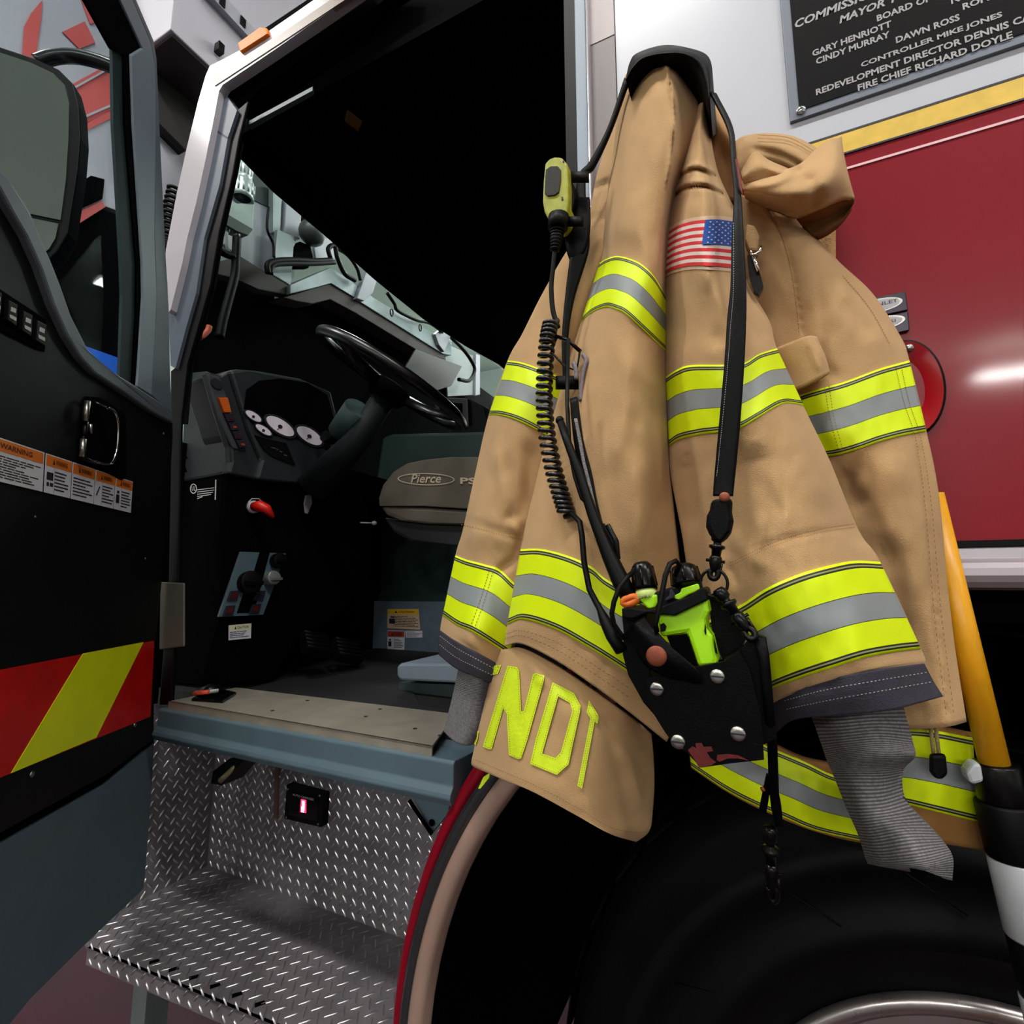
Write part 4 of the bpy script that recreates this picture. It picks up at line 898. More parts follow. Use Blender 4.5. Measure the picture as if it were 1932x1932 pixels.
band(SC_, [(1322, 1178), (1395, 1143), (1448, 1109), (1511, 1082), (1573, 1065), (1614, 1058), (1661, 1060)], [(1405, 1331), (1457, 1300), (1511, 1279), (1573, 1259), (1635, 1240), (1697, 1229), (1738, 1224)], rs)
mb = MB(); stitch(SC_, [(1378, 1062), (1440, 1032), (1500, 1010), (1560, 996), (1614, 988)], mb, 0, 60, 1.0); stitch(SC_, [(1378, 1068), (1440, 1038), (1500, 1016), (1560, 1002), (1614, 994)], mb, 0, 60, 1.0)
mb.build('stitching', M_seam, rs, smooth=False)
SCc = Sheet([[(1432, 1338), (1490, 1299), (1560, 1282), (1650, 1265), (1744, 1252)], [(1446, 1360), (1495, 1330), (1570, 1314), (1660, 1298), (1762, 1286)], [(1462, 1385), (1500, 1358), (1580, 1350), (1680, 1340), (1780, 1314)]], [[.155, .204, .229, .224, .155], [.158, .206, .229, .224, .155], [.16, .20, .224, .22, .155]], 36, 10, (), .002, 4, (.012, .09))
cf = cloth('sleeve_cuff', SCc, M_cuff, label='charcoal cuff of the right sleeve')
mb = MB(); stitch(SCc, [(1480, 1322), (1555, 1302), (1655, 1284), (1752, 1268)], mb, 0, 40, 1.2); stitch(SCc, [(1484, 1338), (1560, 1322), (1660, 1304), (1760, 1286)], mb, 0, 40, 1.2); mb.build('stitching', M_white_thread, cf, smooth=False)
SCw = Sheet([[(1525, 1335), (1570, 1340), (1640, 1335), (1704, 1330)], [(1549, 1402), (1590, 1398), (1660, 1392), (1722, 1398)], [(1562, 1440), (1605, 1432), (1670, 1428), (1727, 1428)], [(1572, 1462), (1610, 1462), (1665, 1462), (1704, 1456)], [(1598, 1527), (1625, 1528), (1670, 1524), (1711, 1512)], [(1621, 1580), (1650, 1582), (1710, 1572), (1766, 1572)], [(1636, 1626), (1675, 1632), (1740, 1628), (1797, 1614)], [(1636, 1627), (1690, 1640), (1745, 1650), (1797, 1662)]],
 [[.15, .19, .20, .15], [.14, .18, .19, .14], [.13, .175, .19, .15], [.13, .17, .165, .12], [.13, .17, .165, .12], [.12, .165, .18, .13], [.12, .165, .19, .14], [.12, .16, .185, .14]], 30, 8, [([(1712, 1445), (1696, 1470), (1704, 1500)], -.025, 10, 'b')], .004, 12, (.012, .09))
wl = cloth('wristlet', SCw, M_knit, label='grey knit wristlet of the right sleeve, twisted')
drape_poly(SCw, [(1716, 1638), (1745, 1643), (1772, 1653), (1788, 1661), (1774, 1663), (1745, 1655), (1718, 1645)], .0025, None, 0, 4).build('wristlet_opening', M_dark, wl, label='dark opening of the knit wristlet')
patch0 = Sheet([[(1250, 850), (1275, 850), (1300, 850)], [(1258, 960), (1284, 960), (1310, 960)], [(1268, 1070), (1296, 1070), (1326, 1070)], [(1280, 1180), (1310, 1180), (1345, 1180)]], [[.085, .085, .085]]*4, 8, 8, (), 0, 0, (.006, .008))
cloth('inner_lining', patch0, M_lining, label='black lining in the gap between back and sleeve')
# flag patch on the right sleeve
ft = [(1258, 433), (1280, 419), (1305, 411), (1327, 408), (1355, 407), (1379, 410), (1390, 412)]; fb = [(1252, 524), (1268, 516), (1290, 510), (1312, 508), (1345, 509), (1379, 512), (1392, 514)]
FT, FB = spl(ft, 60), spl(fb, 60)
def fpt(u, v):
    i = u*60; k = min(int(i), 59); f = i-k
    t = FT[k]*(1-f)+FT[k+1]*f; b = FB[k]*(1-f)+FB[k+1]*f; return t*(1-v)+b*v
mb = drape_strip(SC_, ft, fb, .0022, 72, 26, None, 0)
def fcell(u0, v0, u1, v1, m, off, n=48):
    for i in range(n):
        a, b = u0+(u1-u0)*i/n, u0+(u1-u0)*(i+1)/n
        mb.face([mb.add(SC_.pt(*fpt(x, y), off)) for x, y in ((a, v0), (a, v1), (b, v1), (b, v0))], m)
F0, F1, G0, G1 = .035, .985, .07, .93
for k in range(13): 
    fcell(F0, G0+(G1-G0)*k/13, F1, G0+(G1-G0)*(k+1)/13, 1 if k % 2 == 0 else 2, .0042)
fcell(.53, G0, F1, G0+(G1-G0)*7/13, 3, .0056, 40)
for r in range(9):
    for c in range(6 if r % 2 == 0 else 5):
        u = .555+(.97-.555)*((c+.5 if r % 2 == 0 else c+1))/6; v = G0+.02+(G1-G0)*.5*(r+.5)/9
        ids = []
        for k in range(10):
            rr = .0135 if k % 2 == 0 else .006; a = -math.pi/2+k*math.pi/5
            ids.append(mb.add(SC_.pt(*fpt(u+rr*math.cos(a), v+rr*1.35*math.sin(a)), .0068)))
        mb.face(ids, 2)
mb.build('flag_patch', [mat('patch_edge', (206, 176, 150), .9, bump=.4, bscale=900), mat('flag_red', (206, 40, 44), .9, bump=.4, bscale=900), mat('flag_white', (222, 206, 200), .9, bump=.4, bscale=900), mat('flag_blue', (26, 74, 156), .9, bump=.4, bscale=900)], rs, smooth=False, label='embroidered striped and starred flag patch')
# coat front on the right
Drows = [
 [(1386, 362), (1410, 372), (1440, 388), (1480, 404), (1530, 420)], [(1390, 440), (1430, 436), (1480, 440), (1530, 452), (1577, 487)], [(1395, 545), (1450, 525), (1520, 516), (1580, 516), (1646, 553)],
 [(1430, 630), (1500, 618), (1560, 610), (1630, 608), (1700, 636)], [(1462, 760), (1510, 745), (1560, 730), (1640, 700), (1716, 680)], [(1505, 872), (1560, 857), (1600, 852), (1670, 828), (1748, 813)],
 [(1545, 965), (1600, 955), (1650, 948), (1710, 934), (1771, 930)], [(1595, 1100), (1650, 1098), (1700, 1094), (1745, 1092), (1788, 1102)], [(1650, 1235), (1700, 1232), (1735, 1226), (1770, 1220), (1802, 1222)], [(1690, 1374), (1725, 1376), (1760, 1374), (1795, 1370), (1824, 1362)]]
Ddep = [[.05, .07, .085, .08, .05], [.06, .08, .095, .085, .045], [.07, .09, .10, .09, .045], [.075, .09, .105, .10, .055], [.08, .095, .112, .105, .068], [.08, .095, .112, .108, .078], [.08, .09, .108, .108, .084], [.08, .092, .105, .105, .085], [.08, .09, .10, .10, .085], [.08, .088, .096, .098, .085]]
Dfold = [([(1455, 400), (1480, 450), (1500, 530), (1515, 625)], -.004, 4, 'b'), ([(1590, 560), (1620, 600), (1655, 640)], -.005, 18), ([(1620, 850), (1600, 920), (1625, 990)], -.006, 26), ([(1600, 880), (1612, 930), (1640, 960)], -.006, 18), ([(1690, 850), (1680, 950), (1690, 1040)], .006, 26),
 ([(1735, 850), (1752, 1000), (1768, 1180), (1785, 1340)], -.003, 5, 'b'), ([(1660, 1000), (1690, 1110), (1720, 1240)], -.007, 20), ([(1545, 640), (1555, 690), (1580, 720)], -.006, 12)]
SD = Sheet(Drows, Ddep, 60, 14, Dfold, .004, 15.0, (.012, .05))
fr_ = cloth('coat_front', SD, label='tan front of the coat with a stitched edge')
band(SD, [(1466, 762), (1510, 745), (1548, 733), (1594, 720), (1656, 697), (1690, 687), (1716, 680)], [(1508, 872), (1540, 864), (1585, 857), (1625, 845), (1656, 834), (1700, 822), (1748, 813)], fr_)
mb = MB(); stitch(SD, [(1700, 690), (1716, 760), (1738, 830), (1758, 960), (1775, 1150), (1800, 1350)], mb, 0, 90, 1.1, .55, .0032); stitch(SD, [(1690, 694), (1706, 760), (1728, 830), (1746, 960), (1762, 1150), (1786, 1355)], mb, 0, 90, 1.1, .55, .0032)
stitch(SD, [(1556, 730), (1566, 790), (1584, 857)], mb, 0, 22, 1.1, .55, .0034); stitch(SD, [(1564, 728), (1574, 790), (1592, 855)], mb, 0, 22, 1.1, .55, .0034)
mb.build('stitching', M_seam, fr_, smooth=False); mb = MB()
stitch(SD, [(1440, 395), (1472, 440), (1494, 520), (1508, 630)], mb, 0, 50, 1.2, .9, .0018)
stitch(SD, [(1590, 520), (1640, 580), (1680, 650)], mb, 0, 30, 1.0)
mb.build('stitching', M_seam, fr_, smooth=False)
# pocket flap
SF = Sheet([[(1440, 668), (1480, 650), (1523, 634), (1541, 635)], [(1480, 700), (1510, 684), (1545, 668), (1558, 674)], [(1494, 738), (1520, 726), (1548, 712), (1566, 702)]], [[.105, .12, .125, .115], [.11, .125, .13, .12], [.112, .127, .132, .122]], 20, 8, [([(1523, 640), (1535, 670), (1548, 705)], .003, 5)], .002, 3, (.005, .008))
cloth('pocket_flap', SF, M_tan, fr_)
# lower coat edge behind the sleeve with its hem bands
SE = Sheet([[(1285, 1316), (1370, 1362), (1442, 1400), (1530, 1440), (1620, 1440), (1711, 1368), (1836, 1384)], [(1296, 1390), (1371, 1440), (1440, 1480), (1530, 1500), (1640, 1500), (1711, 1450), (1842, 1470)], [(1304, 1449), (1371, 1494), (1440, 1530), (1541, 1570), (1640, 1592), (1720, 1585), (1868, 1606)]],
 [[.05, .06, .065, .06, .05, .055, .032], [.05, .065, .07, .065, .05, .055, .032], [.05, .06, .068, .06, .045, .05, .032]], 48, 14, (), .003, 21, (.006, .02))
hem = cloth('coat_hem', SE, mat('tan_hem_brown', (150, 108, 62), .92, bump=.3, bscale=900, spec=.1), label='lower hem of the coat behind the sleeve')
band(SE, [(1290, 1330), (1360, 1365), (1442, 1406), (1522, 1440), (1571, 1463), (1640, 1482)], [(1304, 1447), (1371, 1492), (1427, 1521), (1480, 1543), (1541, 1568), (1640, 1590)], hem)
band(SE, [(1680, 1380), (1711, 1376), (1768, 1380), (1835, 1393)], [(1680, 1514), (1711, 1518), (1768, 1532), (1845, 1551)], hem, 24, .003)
mb = MB(); mb.tube([SE.pt(1755, 1365, .01), SE.pt(1758, 1395, .012), SE.pt(1762, 1426, .014)], .0018, 8); mb.tube([SE.pt(1765, 1362, .01), SE.pt(1768, 1395, .012), SE.pt(1772, 1426, .014)], .0018, 8)
zp = mb.build('zip_cord', mat('cord_tan', (160, 140, 96), .8, bump=.5, bscale=900), coat, label='tan cord loop of the zip pull')
MB().px([(1756, 1424), (1786, 1424), (1790, 1462), (1780, 1472), (1764, 1470), (1756, 1458)], ('Y', -.072), .008).build('zip_pull', M_rubber, zp, bevel=.003, label='black zip pull')
# collar
def patch(name, rows, deps, m=M_tan, rough=.003, seed=0, th=(.005, .012), folds=(), nu=28, k=9, parent=coat, **kw):
    s = Sheet(rows, deps, nu, k, folds, rough, seed, th); return s, cloth(name, s, m, parent, **kw)
s1, colr = patch('collar', [[(1384, 268), (1405, 256), (1450, 251), (1500, 258), (1545, 282), (1566, 305)], [(1386, 292), (1420, 272), (1460, 268), (1500, 282), (1535, 306), (1555, 325)], [(1390, 320), (1430, 300), (1470, 306), (1505, 322), (1530, 335), (1548, 345)], [(1398, 350), (1440, 335), (1480, 340), (1510, 350), (1530, 352), (1545, 356)]],
 [[.03, .04, .05, .05, .05, .05], [.05, .07, .08, .08, .08, .07], [.06, .075, .075, .075, .075, .07], [.05, .05, .05, .05, .05, .05]], folds=[([(1440, 262), (1490, 272), (1540, 305)], -.006, 5, 'b'), ([(1425, 280), (1480, 295), (1530, 325)], -.005, 5, 'b')], label='tan collar rolled and twisted at the shoulder')
mb = MB()
for o in (0, 6, 12): stitch(s1, [(1430, 254+o), (1490, 260+o), (1545, 290+o)], mb, 0, 40, .9)
mb.build('stitching', M_seam, colr, smooth=False)
s2, cf2 = patch('collar_fold', [[(1398, 340), (1430, 334), (1475, 322), (1509, 309), (1535, 285), (1562, 264), (1588, 257)], [(1400, 348), (1436, 348), (1485, 340), (1520, 330), (1552, 308), (1578, 288), (1592, 288)], [(1403, 360), (1440, 366), (1490, 370), (1530, 362), (1562, 344), (1586, 328), (1602, 334)], [(1406, 371), (1437, 386), (1470, 397), (1502, 407), (1550, 389), (1590, 373), (1613, 374)]],
 [[.10, .115, .12, .115, .10, .09, .075], [.115, .135, .145, .14, .125, .11, .085], [.115, .135, .15, .15, .14, .12, .095], [.075, .085, .095, .11, .115, .10, .085]], seed=4, parent=colr, folds=[([(1410, 352), (1460, 345), (1500, 325)], .008, 8), ([(1500, 312), (1512, 335), (1545, 345)], -.012, 12), ([(1530, 350), (1540, 365), (1530, 390)], -.008, 12)], th=(.004, .006), label='front fold of the collar')
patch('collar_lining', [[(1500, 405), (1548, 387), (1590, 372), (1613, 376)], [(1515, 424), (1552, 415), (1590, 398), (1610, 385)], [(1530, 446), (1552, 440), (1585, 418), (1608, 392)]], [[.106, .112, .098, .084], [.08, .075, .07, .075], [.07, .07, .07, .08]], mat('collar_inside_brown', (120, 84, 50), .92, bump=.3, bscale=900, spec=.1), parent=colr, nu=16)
patch('collar_tab', [[(1398, 322), (1423, 286), (1451, 302), (1488, 318)], [(1400, 332), (1430, 312), (1460, 320), (1490, 326)], [(1404, 344), (1440, 338), (1475, 336), (1494, 334)]], [[.105, .11, .11, .10], [.125, .13, .13, .12], [.12, .125, .125, .12]], parent=colr, nu=16, seed=7)
patch('collar_strap', [[(1530, 436), (1560, 420), (1577, 402)], [(1545, 462), (1562, 450), (1577, 444)], [(1560, 490), (1570, 488), (1577, 488)]], [[.05, .05, .04], [.05, .05, .04], [.05, .05, .04]], mat('tan_velcro', (196, 150, 96), .95, bump=1.0, bscale=500), nu=8, parent=colr)
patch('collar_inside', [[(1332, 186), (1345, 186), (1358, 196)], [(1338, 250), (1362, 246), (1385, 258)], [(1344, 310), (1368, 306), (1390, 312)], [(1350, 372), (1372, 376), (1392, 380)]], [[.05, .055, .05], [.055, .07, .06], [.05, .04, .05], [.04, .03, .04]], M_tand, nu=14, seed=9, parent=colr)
# chest loop with a metal clip
mb = MB(); mb.px([(1408, 420), (1424, 424), (1434, 446), (1430, 474), (1414, 470), (1406, 450)], ('Y', -.118), .02); lp = mb.build('chest_loop', mat('tan_webbing', (176, 140, 96), .9, bump=.6, bscale=800), coat, bevel=.003, label='small tan chest loop')
mb = MB(); mb.tube([PY(x, y, -.13) for x, y in [(1417, 470), (1418, 480), (1426, 480), (1434, 474), (1435, 464)]], .0016, 8, 0)
mb.px([(1410, 482), (1420, 478), (1426, 490), (1436, 522), (1440, 540), (1432, 556), (1422, 548), (1414, 520)], ('Y', -.126), .008, 1); mb.tube([PY(1421, 484, -.131), PY(1431, 512, -.131)], .002, 8, 0)
mb.build('loop_clip', [M_chrome, M_blackm], lp, label='silver and black metal clip')
# name flap under the hem
Frows = [[(945, 1226), (985, 1224), (1050, 1258), (1116, 1302), (1180, 1348), (1228, 1386)], [(928, 1274), (975, 1285), (1040, 1318), (1110, 1358), (1170, 1395), (1232, 1425)], [(906, 1360), (955, 1378), (1020, 1408), (1095, 1448), (1160, 1478), (1234, 1478)], [(893, 1419), (945, 1440), (1010, 1465), (1085, 1502), (1150, 1532), (1231, 1530)], [(889, 1440), (940, 1461), (1005, 1489), (1083, 1530), (1150, 1564), (1225, 1568)], [(893, 1447), (940, 1467), (1005, 1494), (1083, 1536), (1150, 1573), (1201, 1589)]]
Fdep = [[.10, .135, .165, .175, .158, .11], [.10, .145, .175, .185, .165, .10], [.10, .15, .18, .195, .17, .095], [.10, .15, .185, .20, .178, .10], [.10, .15, .185, .20, .182, .11], [.10, .15, .185, .20, .184, .12]]
SN_ = Sheet(Frows, Fdep, 44, 9, [([(985, 1235), (1010, 1262), (1030, 1300)], .005, 14), ([(1020, 1250), (1060, 1300), (1080, 1340)], -.004, 14), ([(1130, 1340), (1160, 1420), (1185, 1500)], -.006, 14), ([(1165, 1400), (1195, 1470), (1210, 1540)], .006, 12)], .003, 31, (.005, .008))
flap = cloth('name_flap', SN_, label='tan name flap with lime letters hanging from the hem')
z6 = lambda x, y: (850+x/3.864, 1150+y/3.864)
def letter(pts, hole=None, lab=None):
    p = [z6(*q) for q in pts]; h = [z6(*q) for q in hole] if hole else None
    mb = drape_poly(SN_, p, .0028, None, 0, 7, h)
    def outl(P, k):
        c = np.mean(np.array(P), 0); Q = []
        for i in range(len(P)):
            a, b, d = np.array(P[i-1]), np.array(P[i]), np.array(P[(i+1) % len(P)])
            n1 = np.array([-(b-a)[1], (b-a)[0]])/(np.linalg.norm(b-a)+1e-6); n2 = np.array([-(d-b)[1], (d-b)[0]])/(np.linalg.norm(d-b)+1e-6)
            n = n1+n2; n = n/(np.linalg.norm(n)+1e-6)*k/max(.5, np.dot(n/(np.linalg.norm(n)+1e-6), n1)); Q.append(b+n)
        for i in range(len(Q)):
            a, b = Q[i], Q[(i+1) % len(Q)]; L_ = np.linalg.norm(b-a); nn = max(2, int(L_/4.5))
            stitch(SN_, [tuple(a), tuple(b)], mb, 1, nn, .8, .7, .0034)
    area = sum(p[i-1][0]*p[i][1]-p[i][0]*p[i-1][1] for i in range(len(p)))
    outl(p, 2.6 if area > 0 else -2.6)
    if h:
        ah = sum(h[i-1][0]*h[i][1]-h[i][0]*h[i-1][1] for i in range(len(h))); outl(h, -2.6 if ah > 0 else 2.6)
    mb.build('letter', [M_limes, M_seam], flap, smooth=False, label=lab)
letter([(415, 410), (485, 420), (500, 445), (515, 745), (535, 740), (600, 475), (620, 462), (685, 482), (680, 520), (560, 950), (515, 1085), (490, 1090), (425, 1060), (410, 760), (385, 720), (300, 1018), (275, 1018), (235, 1000), (250, 950)], None, 'lime letter N')
letter([(745, 530), (900, 610), (948, 700), (945, 740), (860, 1130), (775, 1205), (580, 1125), (620, 950)], [(785, 632), (870, 680), (888, 735), (805, 1040), (765, 1082), (668, 1050)], 'lime letter D')
letter([(1010, 662), (1075, 765), (1080, 790), (1072, 835), (1050, 818), (960, 1305), (925, 1285), (1020, 795), (992, 748)], None, 'lime letter T turning out of sight')
letter([(370, 402), (345, 470), (300, 478), (318, 410)], None, 'end stroke of a lime letter')
letter([(208, 882), (200, 940), (185, 985), (172, 980), (190, 935), (195, 890)], None, 'end stroke of a lime letter')
mb = MB(); stitch(SN_, [(893, 1432), (940, 1452), (1005, 1480), (1083, 1521), (1150, 1560), (1205, 1572)], mb, 0, 70, .9); mb.build('stitching', M_seam, flap, smooth=False)
# small lime flap end seen against the fender
MB().px([(912, 1466), (924, 1458), (922, 1468), (906, 1488), (902, 1488)], ('Y', -.06), .003).build('lime_tab', M_limes, coat)
# hanging loop that carries the coat
mb = MB(); mb.tube([(-.07, -.001, 2.05), (-.07, -.04, 2.045), (-.07, -.055, 2.05), (-.07, -.06, 2.065)], .008, 10); mb.build('coat_hook', M_steel, T)

# ================================================================== RADIO, HOLSTER, STRAP, MICROPHONE
strap = empty('radio_strap', (.02, -.2, 1.5), 'long black leather radio strap with padded shoulder piece over the top of the coat', 'strap')
outer = [(1181, 146), (1188, 118), (1202, 100), (1251, 85), (1298, 90), (1336, 106), (1345, 146), (1342, 184)]
mid = [(1181, 150), (1193, 126), (1212, 108), (1254, 98), (1294, 100), (1326, 118), (1337, 152), (1339, 188)]
inn = [(1182, 150), (1199, 130), (1228, 111), (1258, 110), (1286, 110), (1312, 128), (1326, 160), (1334, 192)]
SP = Sheet([outer, mid, inn], [[.15]*8, [.172]*8, [.166]*8], 40, 8, (), .001, 2, (.05, .10), -.03)
pad = cloth('shoulder_pad', SP, M_black, strap, label='thick curved black leather shoulder pad')
mb = MB(); stitch(SP, [(1186, 134), (1196, 114), (1214, 102), (1253, 92), (1296, 95), (1331, 112), (1341, 148)], mb, 0, 50, .9); mb.build('stitching', mat('dark_thread', (44, 44, 48), .8), pad, smooth=False)
def ribbon(name, L, R, dep, m=M_black, th=.005, parent=strap, **k):
    rows = [[l, ((l[0]+r[0])/2, (l[1]+r[1])/2), r] for l, r in zip(L, R)]
    s = Sheet(rows, [[d, d+.001, d] for d in dep], 6, 8, (), 0, 0, (th, th), -.004); return s, cloth(name, s, m, parent, **k)
L_ = [(1338, 170), (1372, 240), (1379, 304), (1384, 372), (1380, 460), (1378, 540), (1372, 600), (1366, 691), (1355, 815), (1347, 905), (1345, 935)]
R_ = [(1352, 176), (1383, 240), (1390, 304), (1399, 372), (1404, 460), (1408, 540), (1408, 600), (1404, 691), (1395, 815), (1386, 905), (1383, 935)]
rsx, rst = ribbon('front_strap', L_, R_, [.165, .18, .195, .215, .228, .235, .238, .244, .248, .25, .252], label='flat black strap down the front')
mb = MB(); stitch(rsx, [(1384, 420), (1384, 540), (1378, 620), (1372, 700), (1361, 815), (1352, 900)], mb, 0, 130, .8, .7, .001); mb.build('stitching', M_white_thread, rst, smooth=False)
mb = MB(); mb.px([(1387, 300), (1391, 300), (1399, 340), (1401, 368), (1395, 352)], ('Y', -.216), .002); mb.build('red_mark', mat('worn_red', (120, 40, 30), .7), rst)
zr0 = lambda x, y: (1100+x/3.513, 950+y/3.513)
mb = MB(); mb.px([zr0(*p) for p in [(838, 40), (850, -30), (990, -40), (985, 50), (997, 110), (980, 190), (935, 250), (870, 250), (835, 205), (812, 150), (818, 80)]], ('Y', -.258), .016)
mb.build('end_loop', M_black, rst, bevel=.004)
mb = MB().disc(PY(1367, 938, -.258), (0, -1, 0), .0046, .0022, 0, 20); mb.build('copper_rivet', M_copper, rst, label='copper rivet')
def swivel(name, P, parent, s=1.0):
    """snap hook: swivel barrel, collar, curved hook with gate"""
    a, b = Vector(P[0]), Vector(P[1]); d = (b-a); L = d.length; d.normalize(); q = d.cross(Vector((0, 1, 0))).normalized()
    mb = MB(); mb.lathe(a, d, [(0, 0), (.005*s, 0), (.0065*s, .003*s), (.0065*s, L*.18), (.004*s, L*.22), (.004*s, L*.27), (.0078*s, L*.29), (.0078*s, L*.34), (.005*s, L*.38), (.0045*s, L*.5), (0, L*.5)], 16)
    mb.lathe(a+d*L*.5, d, [(0, 0), (.0046*s, 0), (.0062*s, L*.06), (.0058*s, L*.2), (.0042*s, L*.3), (.003*s, L*.36), (0, L*.36)], 14)
    mb.tube([a+d*L*.62-q*.009*s, a+d*L*.62+q*.009*s], .0016*s, 8)
    c = a+d*L*.9; r1, r2 = L*.1, .0038*s
    mb.tube([c+d*(-math.cos(t))*r1+q*math.sin(t)*r2 for t in [2*math.pi*i/24 for i in range(22)]], .0029*s, 10)
    mb.tube([a+d*L*.66+q*.0062*s, a+d*L*.92+q*.0052*s], .0014*s, 8)
    return mb.build(name, M_blackm, parent, label='black metal snap hook')
swivel('snap_hook', (PY(1356, 1004, -.252), PY(1346, 1092, -.252)), strap, .9)
mb = MB(); rc = PY(1347, 1100, -.252); mb.tube([rc+Vector((math.cos(t)*.0115, 0, math.sin(t)*.0125)) for t in [2*math.pi*i/28 for i in range(28)]], .0014, 8, closed=True); mb.build('split_ring', M_blackm, strap)
swivel('snap_hook', (PY(1354, 1112, -.258), PY(1422, 1205, -.266)), strap, .95)
# strap down the left side of the coat
Ll = [(1178, 146), (1146, 240), (1112, 304), (1092, 330), (1082, 400), (1078, 460), (1066, 560), (1060, 640), (1062, 720)]
Rl = [(1186, 152), (1152, 246), (1121, 312), (1104, 334), (1106, 400), (1110, 465), (1082, 560), (1070, 640), (1072, 720)]
ribbon('rear_strap', Ll, Rl, [.14, .125, .115, .112, .115, .118, .118, .12, .125], label='black strap edge on down the far side')
def keeper(name, x, y, w, h, d, parent):
    mb = MB(); P = []
    for t in [math.pi*i/14 for i in range(15)]: P.append((x-w*math.cos(t), d+.010*math.sin(t)))
    A = [mb.add(PY(px, y-h/2, -dd)) for px, dd in P]; B = [mb.add(PY(px, y+h/2, -dd)) for px, dd in P]
    A2 = [mb.add(PY(px, y-h/2, -dd+.003)) for px, dd in P]; B2 = [mb.add(PY(px, y+h/2, -dd+.003)) for px, dd in P]
    for i in range(14): mb.face([A[i], A[i+1], B[i+1], B[i]]); mb.face([A2[i], B2[i], B2[i+1], A2[i+1]]); mb.face([A[i], A2[i], A2[i+1], A[i+1]]); mb.face([B[i], B[i+1], B2[i+1], B2[i]])
    return mb.build(name, M_black, parent, label='black leather keeper band')
keeper('strap_keeper', 1085, 418, 16, 20, .135, strap); keeper('strap_keeper', 1094, 334, 18, 22, .130, strap); keeper('strap_keeper', 1070, 722, 22, 26, .15, strap)
ribbon('strap_tail', [(1074, 372), (1066, 430), (1068, 470), (1078, 500)], [(1112, 372), (1112, 430), (1104, 470), (1086, 500)], [.122, .122, .12, .115], label='pointed leather strap tail')
mb = MB(); bk = [(1052, 634), (1070, 640), (1094, 662), (1088, 700), (1064, 690), (1040, 664)]
mb.tube([PY(x, y, -.15) for x, y in bk], .0016, 8, closed=True); mb.tube([PY(1048, 634, -.15), PY(1072, 642, -.152), PY(1095, 663, -.15)], .0026, 8); mb.build('strap_buckle', M_blackm, strap, label='open black wire buckle')
mb = MB(); mb.tube([PY(x, y, -.158) for x, y in spx([(1082, 684), (1087, 700), (1087, 716)], 8)], .003, 8); mb.tube([PY(x, y, -.155) for x, y in spx([(1100, 668), (1106, 682), (1100, 705), (1096, 740), (1096, 756)], 16)], .0028, 8)
mb.build('strap_edge', mat('worn_edge', (120, 112, 122), .5, var=.3, vscale=300), strap, label='worn pale edge of the folded strap')
# lower run of the left strap, holding the holster
ribbon('lower_strap', [(1075, 752), (1082, 830), (1096, 900), (1112, 960), (1134, 1030), (1166, 1095)], [(1088, 748), (1098, 826), (1114, 890), (1128, 960), (1150, 1030), (1190, 1110)], [.20, .206, .21, .214, .218, .222], label='lower black strap to the holster', th=.006)
mb = MB(); mb.tube([PY(x, y, -.215) for x, y in spx([(1086, 790), (1094, 830), (1101, 870), (1112, 915), (1122, 960)], 20)], .0022, 8, flat=.6); mb.build('worn_strap_edge', mat('frayed_edge', (136, 130, 134), .8, var=.5, vscale=500, bump=1.0, bscale=900), strap)
mb = MB(); mb.px([(1128, 988), (1138, 986), (1160, 1020), (1168, 1052), (1158, 1068), (1146, 1052), (1132, 1020)], ('Y', -.232), .008); mb.tube([PY(1146, 990, -.236), PY(1163, 1022, -.238), PY(1166, 1056, -.236)], .003, 8); mb.build('strap_slide', M_blackm, strap, bevel=.002)

# radio
radio = empty('two_way_radio', (.03, -.25, 1.2), 'lime green two way radio sitting in the black leather holster', 'radio')
zr = lambda x, y: (1100+x/3.513, 950+y/3.513)
mb = MB(); mb.px([zr(*p) for p in [(495, 760), (520, 730), (640, 690), (700, 670), (820, 620), (838, 715), (812, 770), (818, 830), (858, 880), (895, 1045), (880, 1090), (765, 1095), (688, 860), (510, 888)]], ('Y', -.262), .04)
body = mb.build('radio_body', M_limep, radio, bevel=.004, label='lime green radio case')
mb = MB(); mb.px([zr(*p) for p in [(470, 590), (600, 548), (650, 575), (640, 650), (500, 705), (470, 650)]], ('Y', -.254), .03); mb.build('top_recess', M_rubber, radio, bevel=.002)
mb = MB(); mb.px([zr(*p) for p in [(370, 635), (490, 600), (492, 660), (478, 690), (430, 700)]], ('Y', -.256), .03); mb.build('radio_shoulder', M_limep, radio, bevel=.002)
mb = MB(); mb.px([zr(*p) for p in [(600, 612), (645, 590), (650, 562), (764, 530), (774, 575), (700, 605), (640, 640), (604, 632)]], ('Y', -.256), .035); mb.build('radio_top', M_limep, radio, bevel=.003, label='lime radio control top')
mb = MB(); mb.px([zr(*p) for p in [(255, 695), (300, 688), (420, 706), (500, 690), (600, 650), (700, 612), (790, 552), (815, 565), (826, 640), (700, 700), (610, 745), (420, 728), (330, 765), (258, 748)]], ('Y', -.268), .05); mb.build('radio_gasket', M_rubber, radio, bevel=.003, label='black gasket around the radio top')
mb = MB(); mb.px([zr(*p) for p in [(555, 880), (685, 868), (755, 1075), (640, 1090)]], ('Y', -.2635), .006); mb.build('radio_display', M_dark, radio)
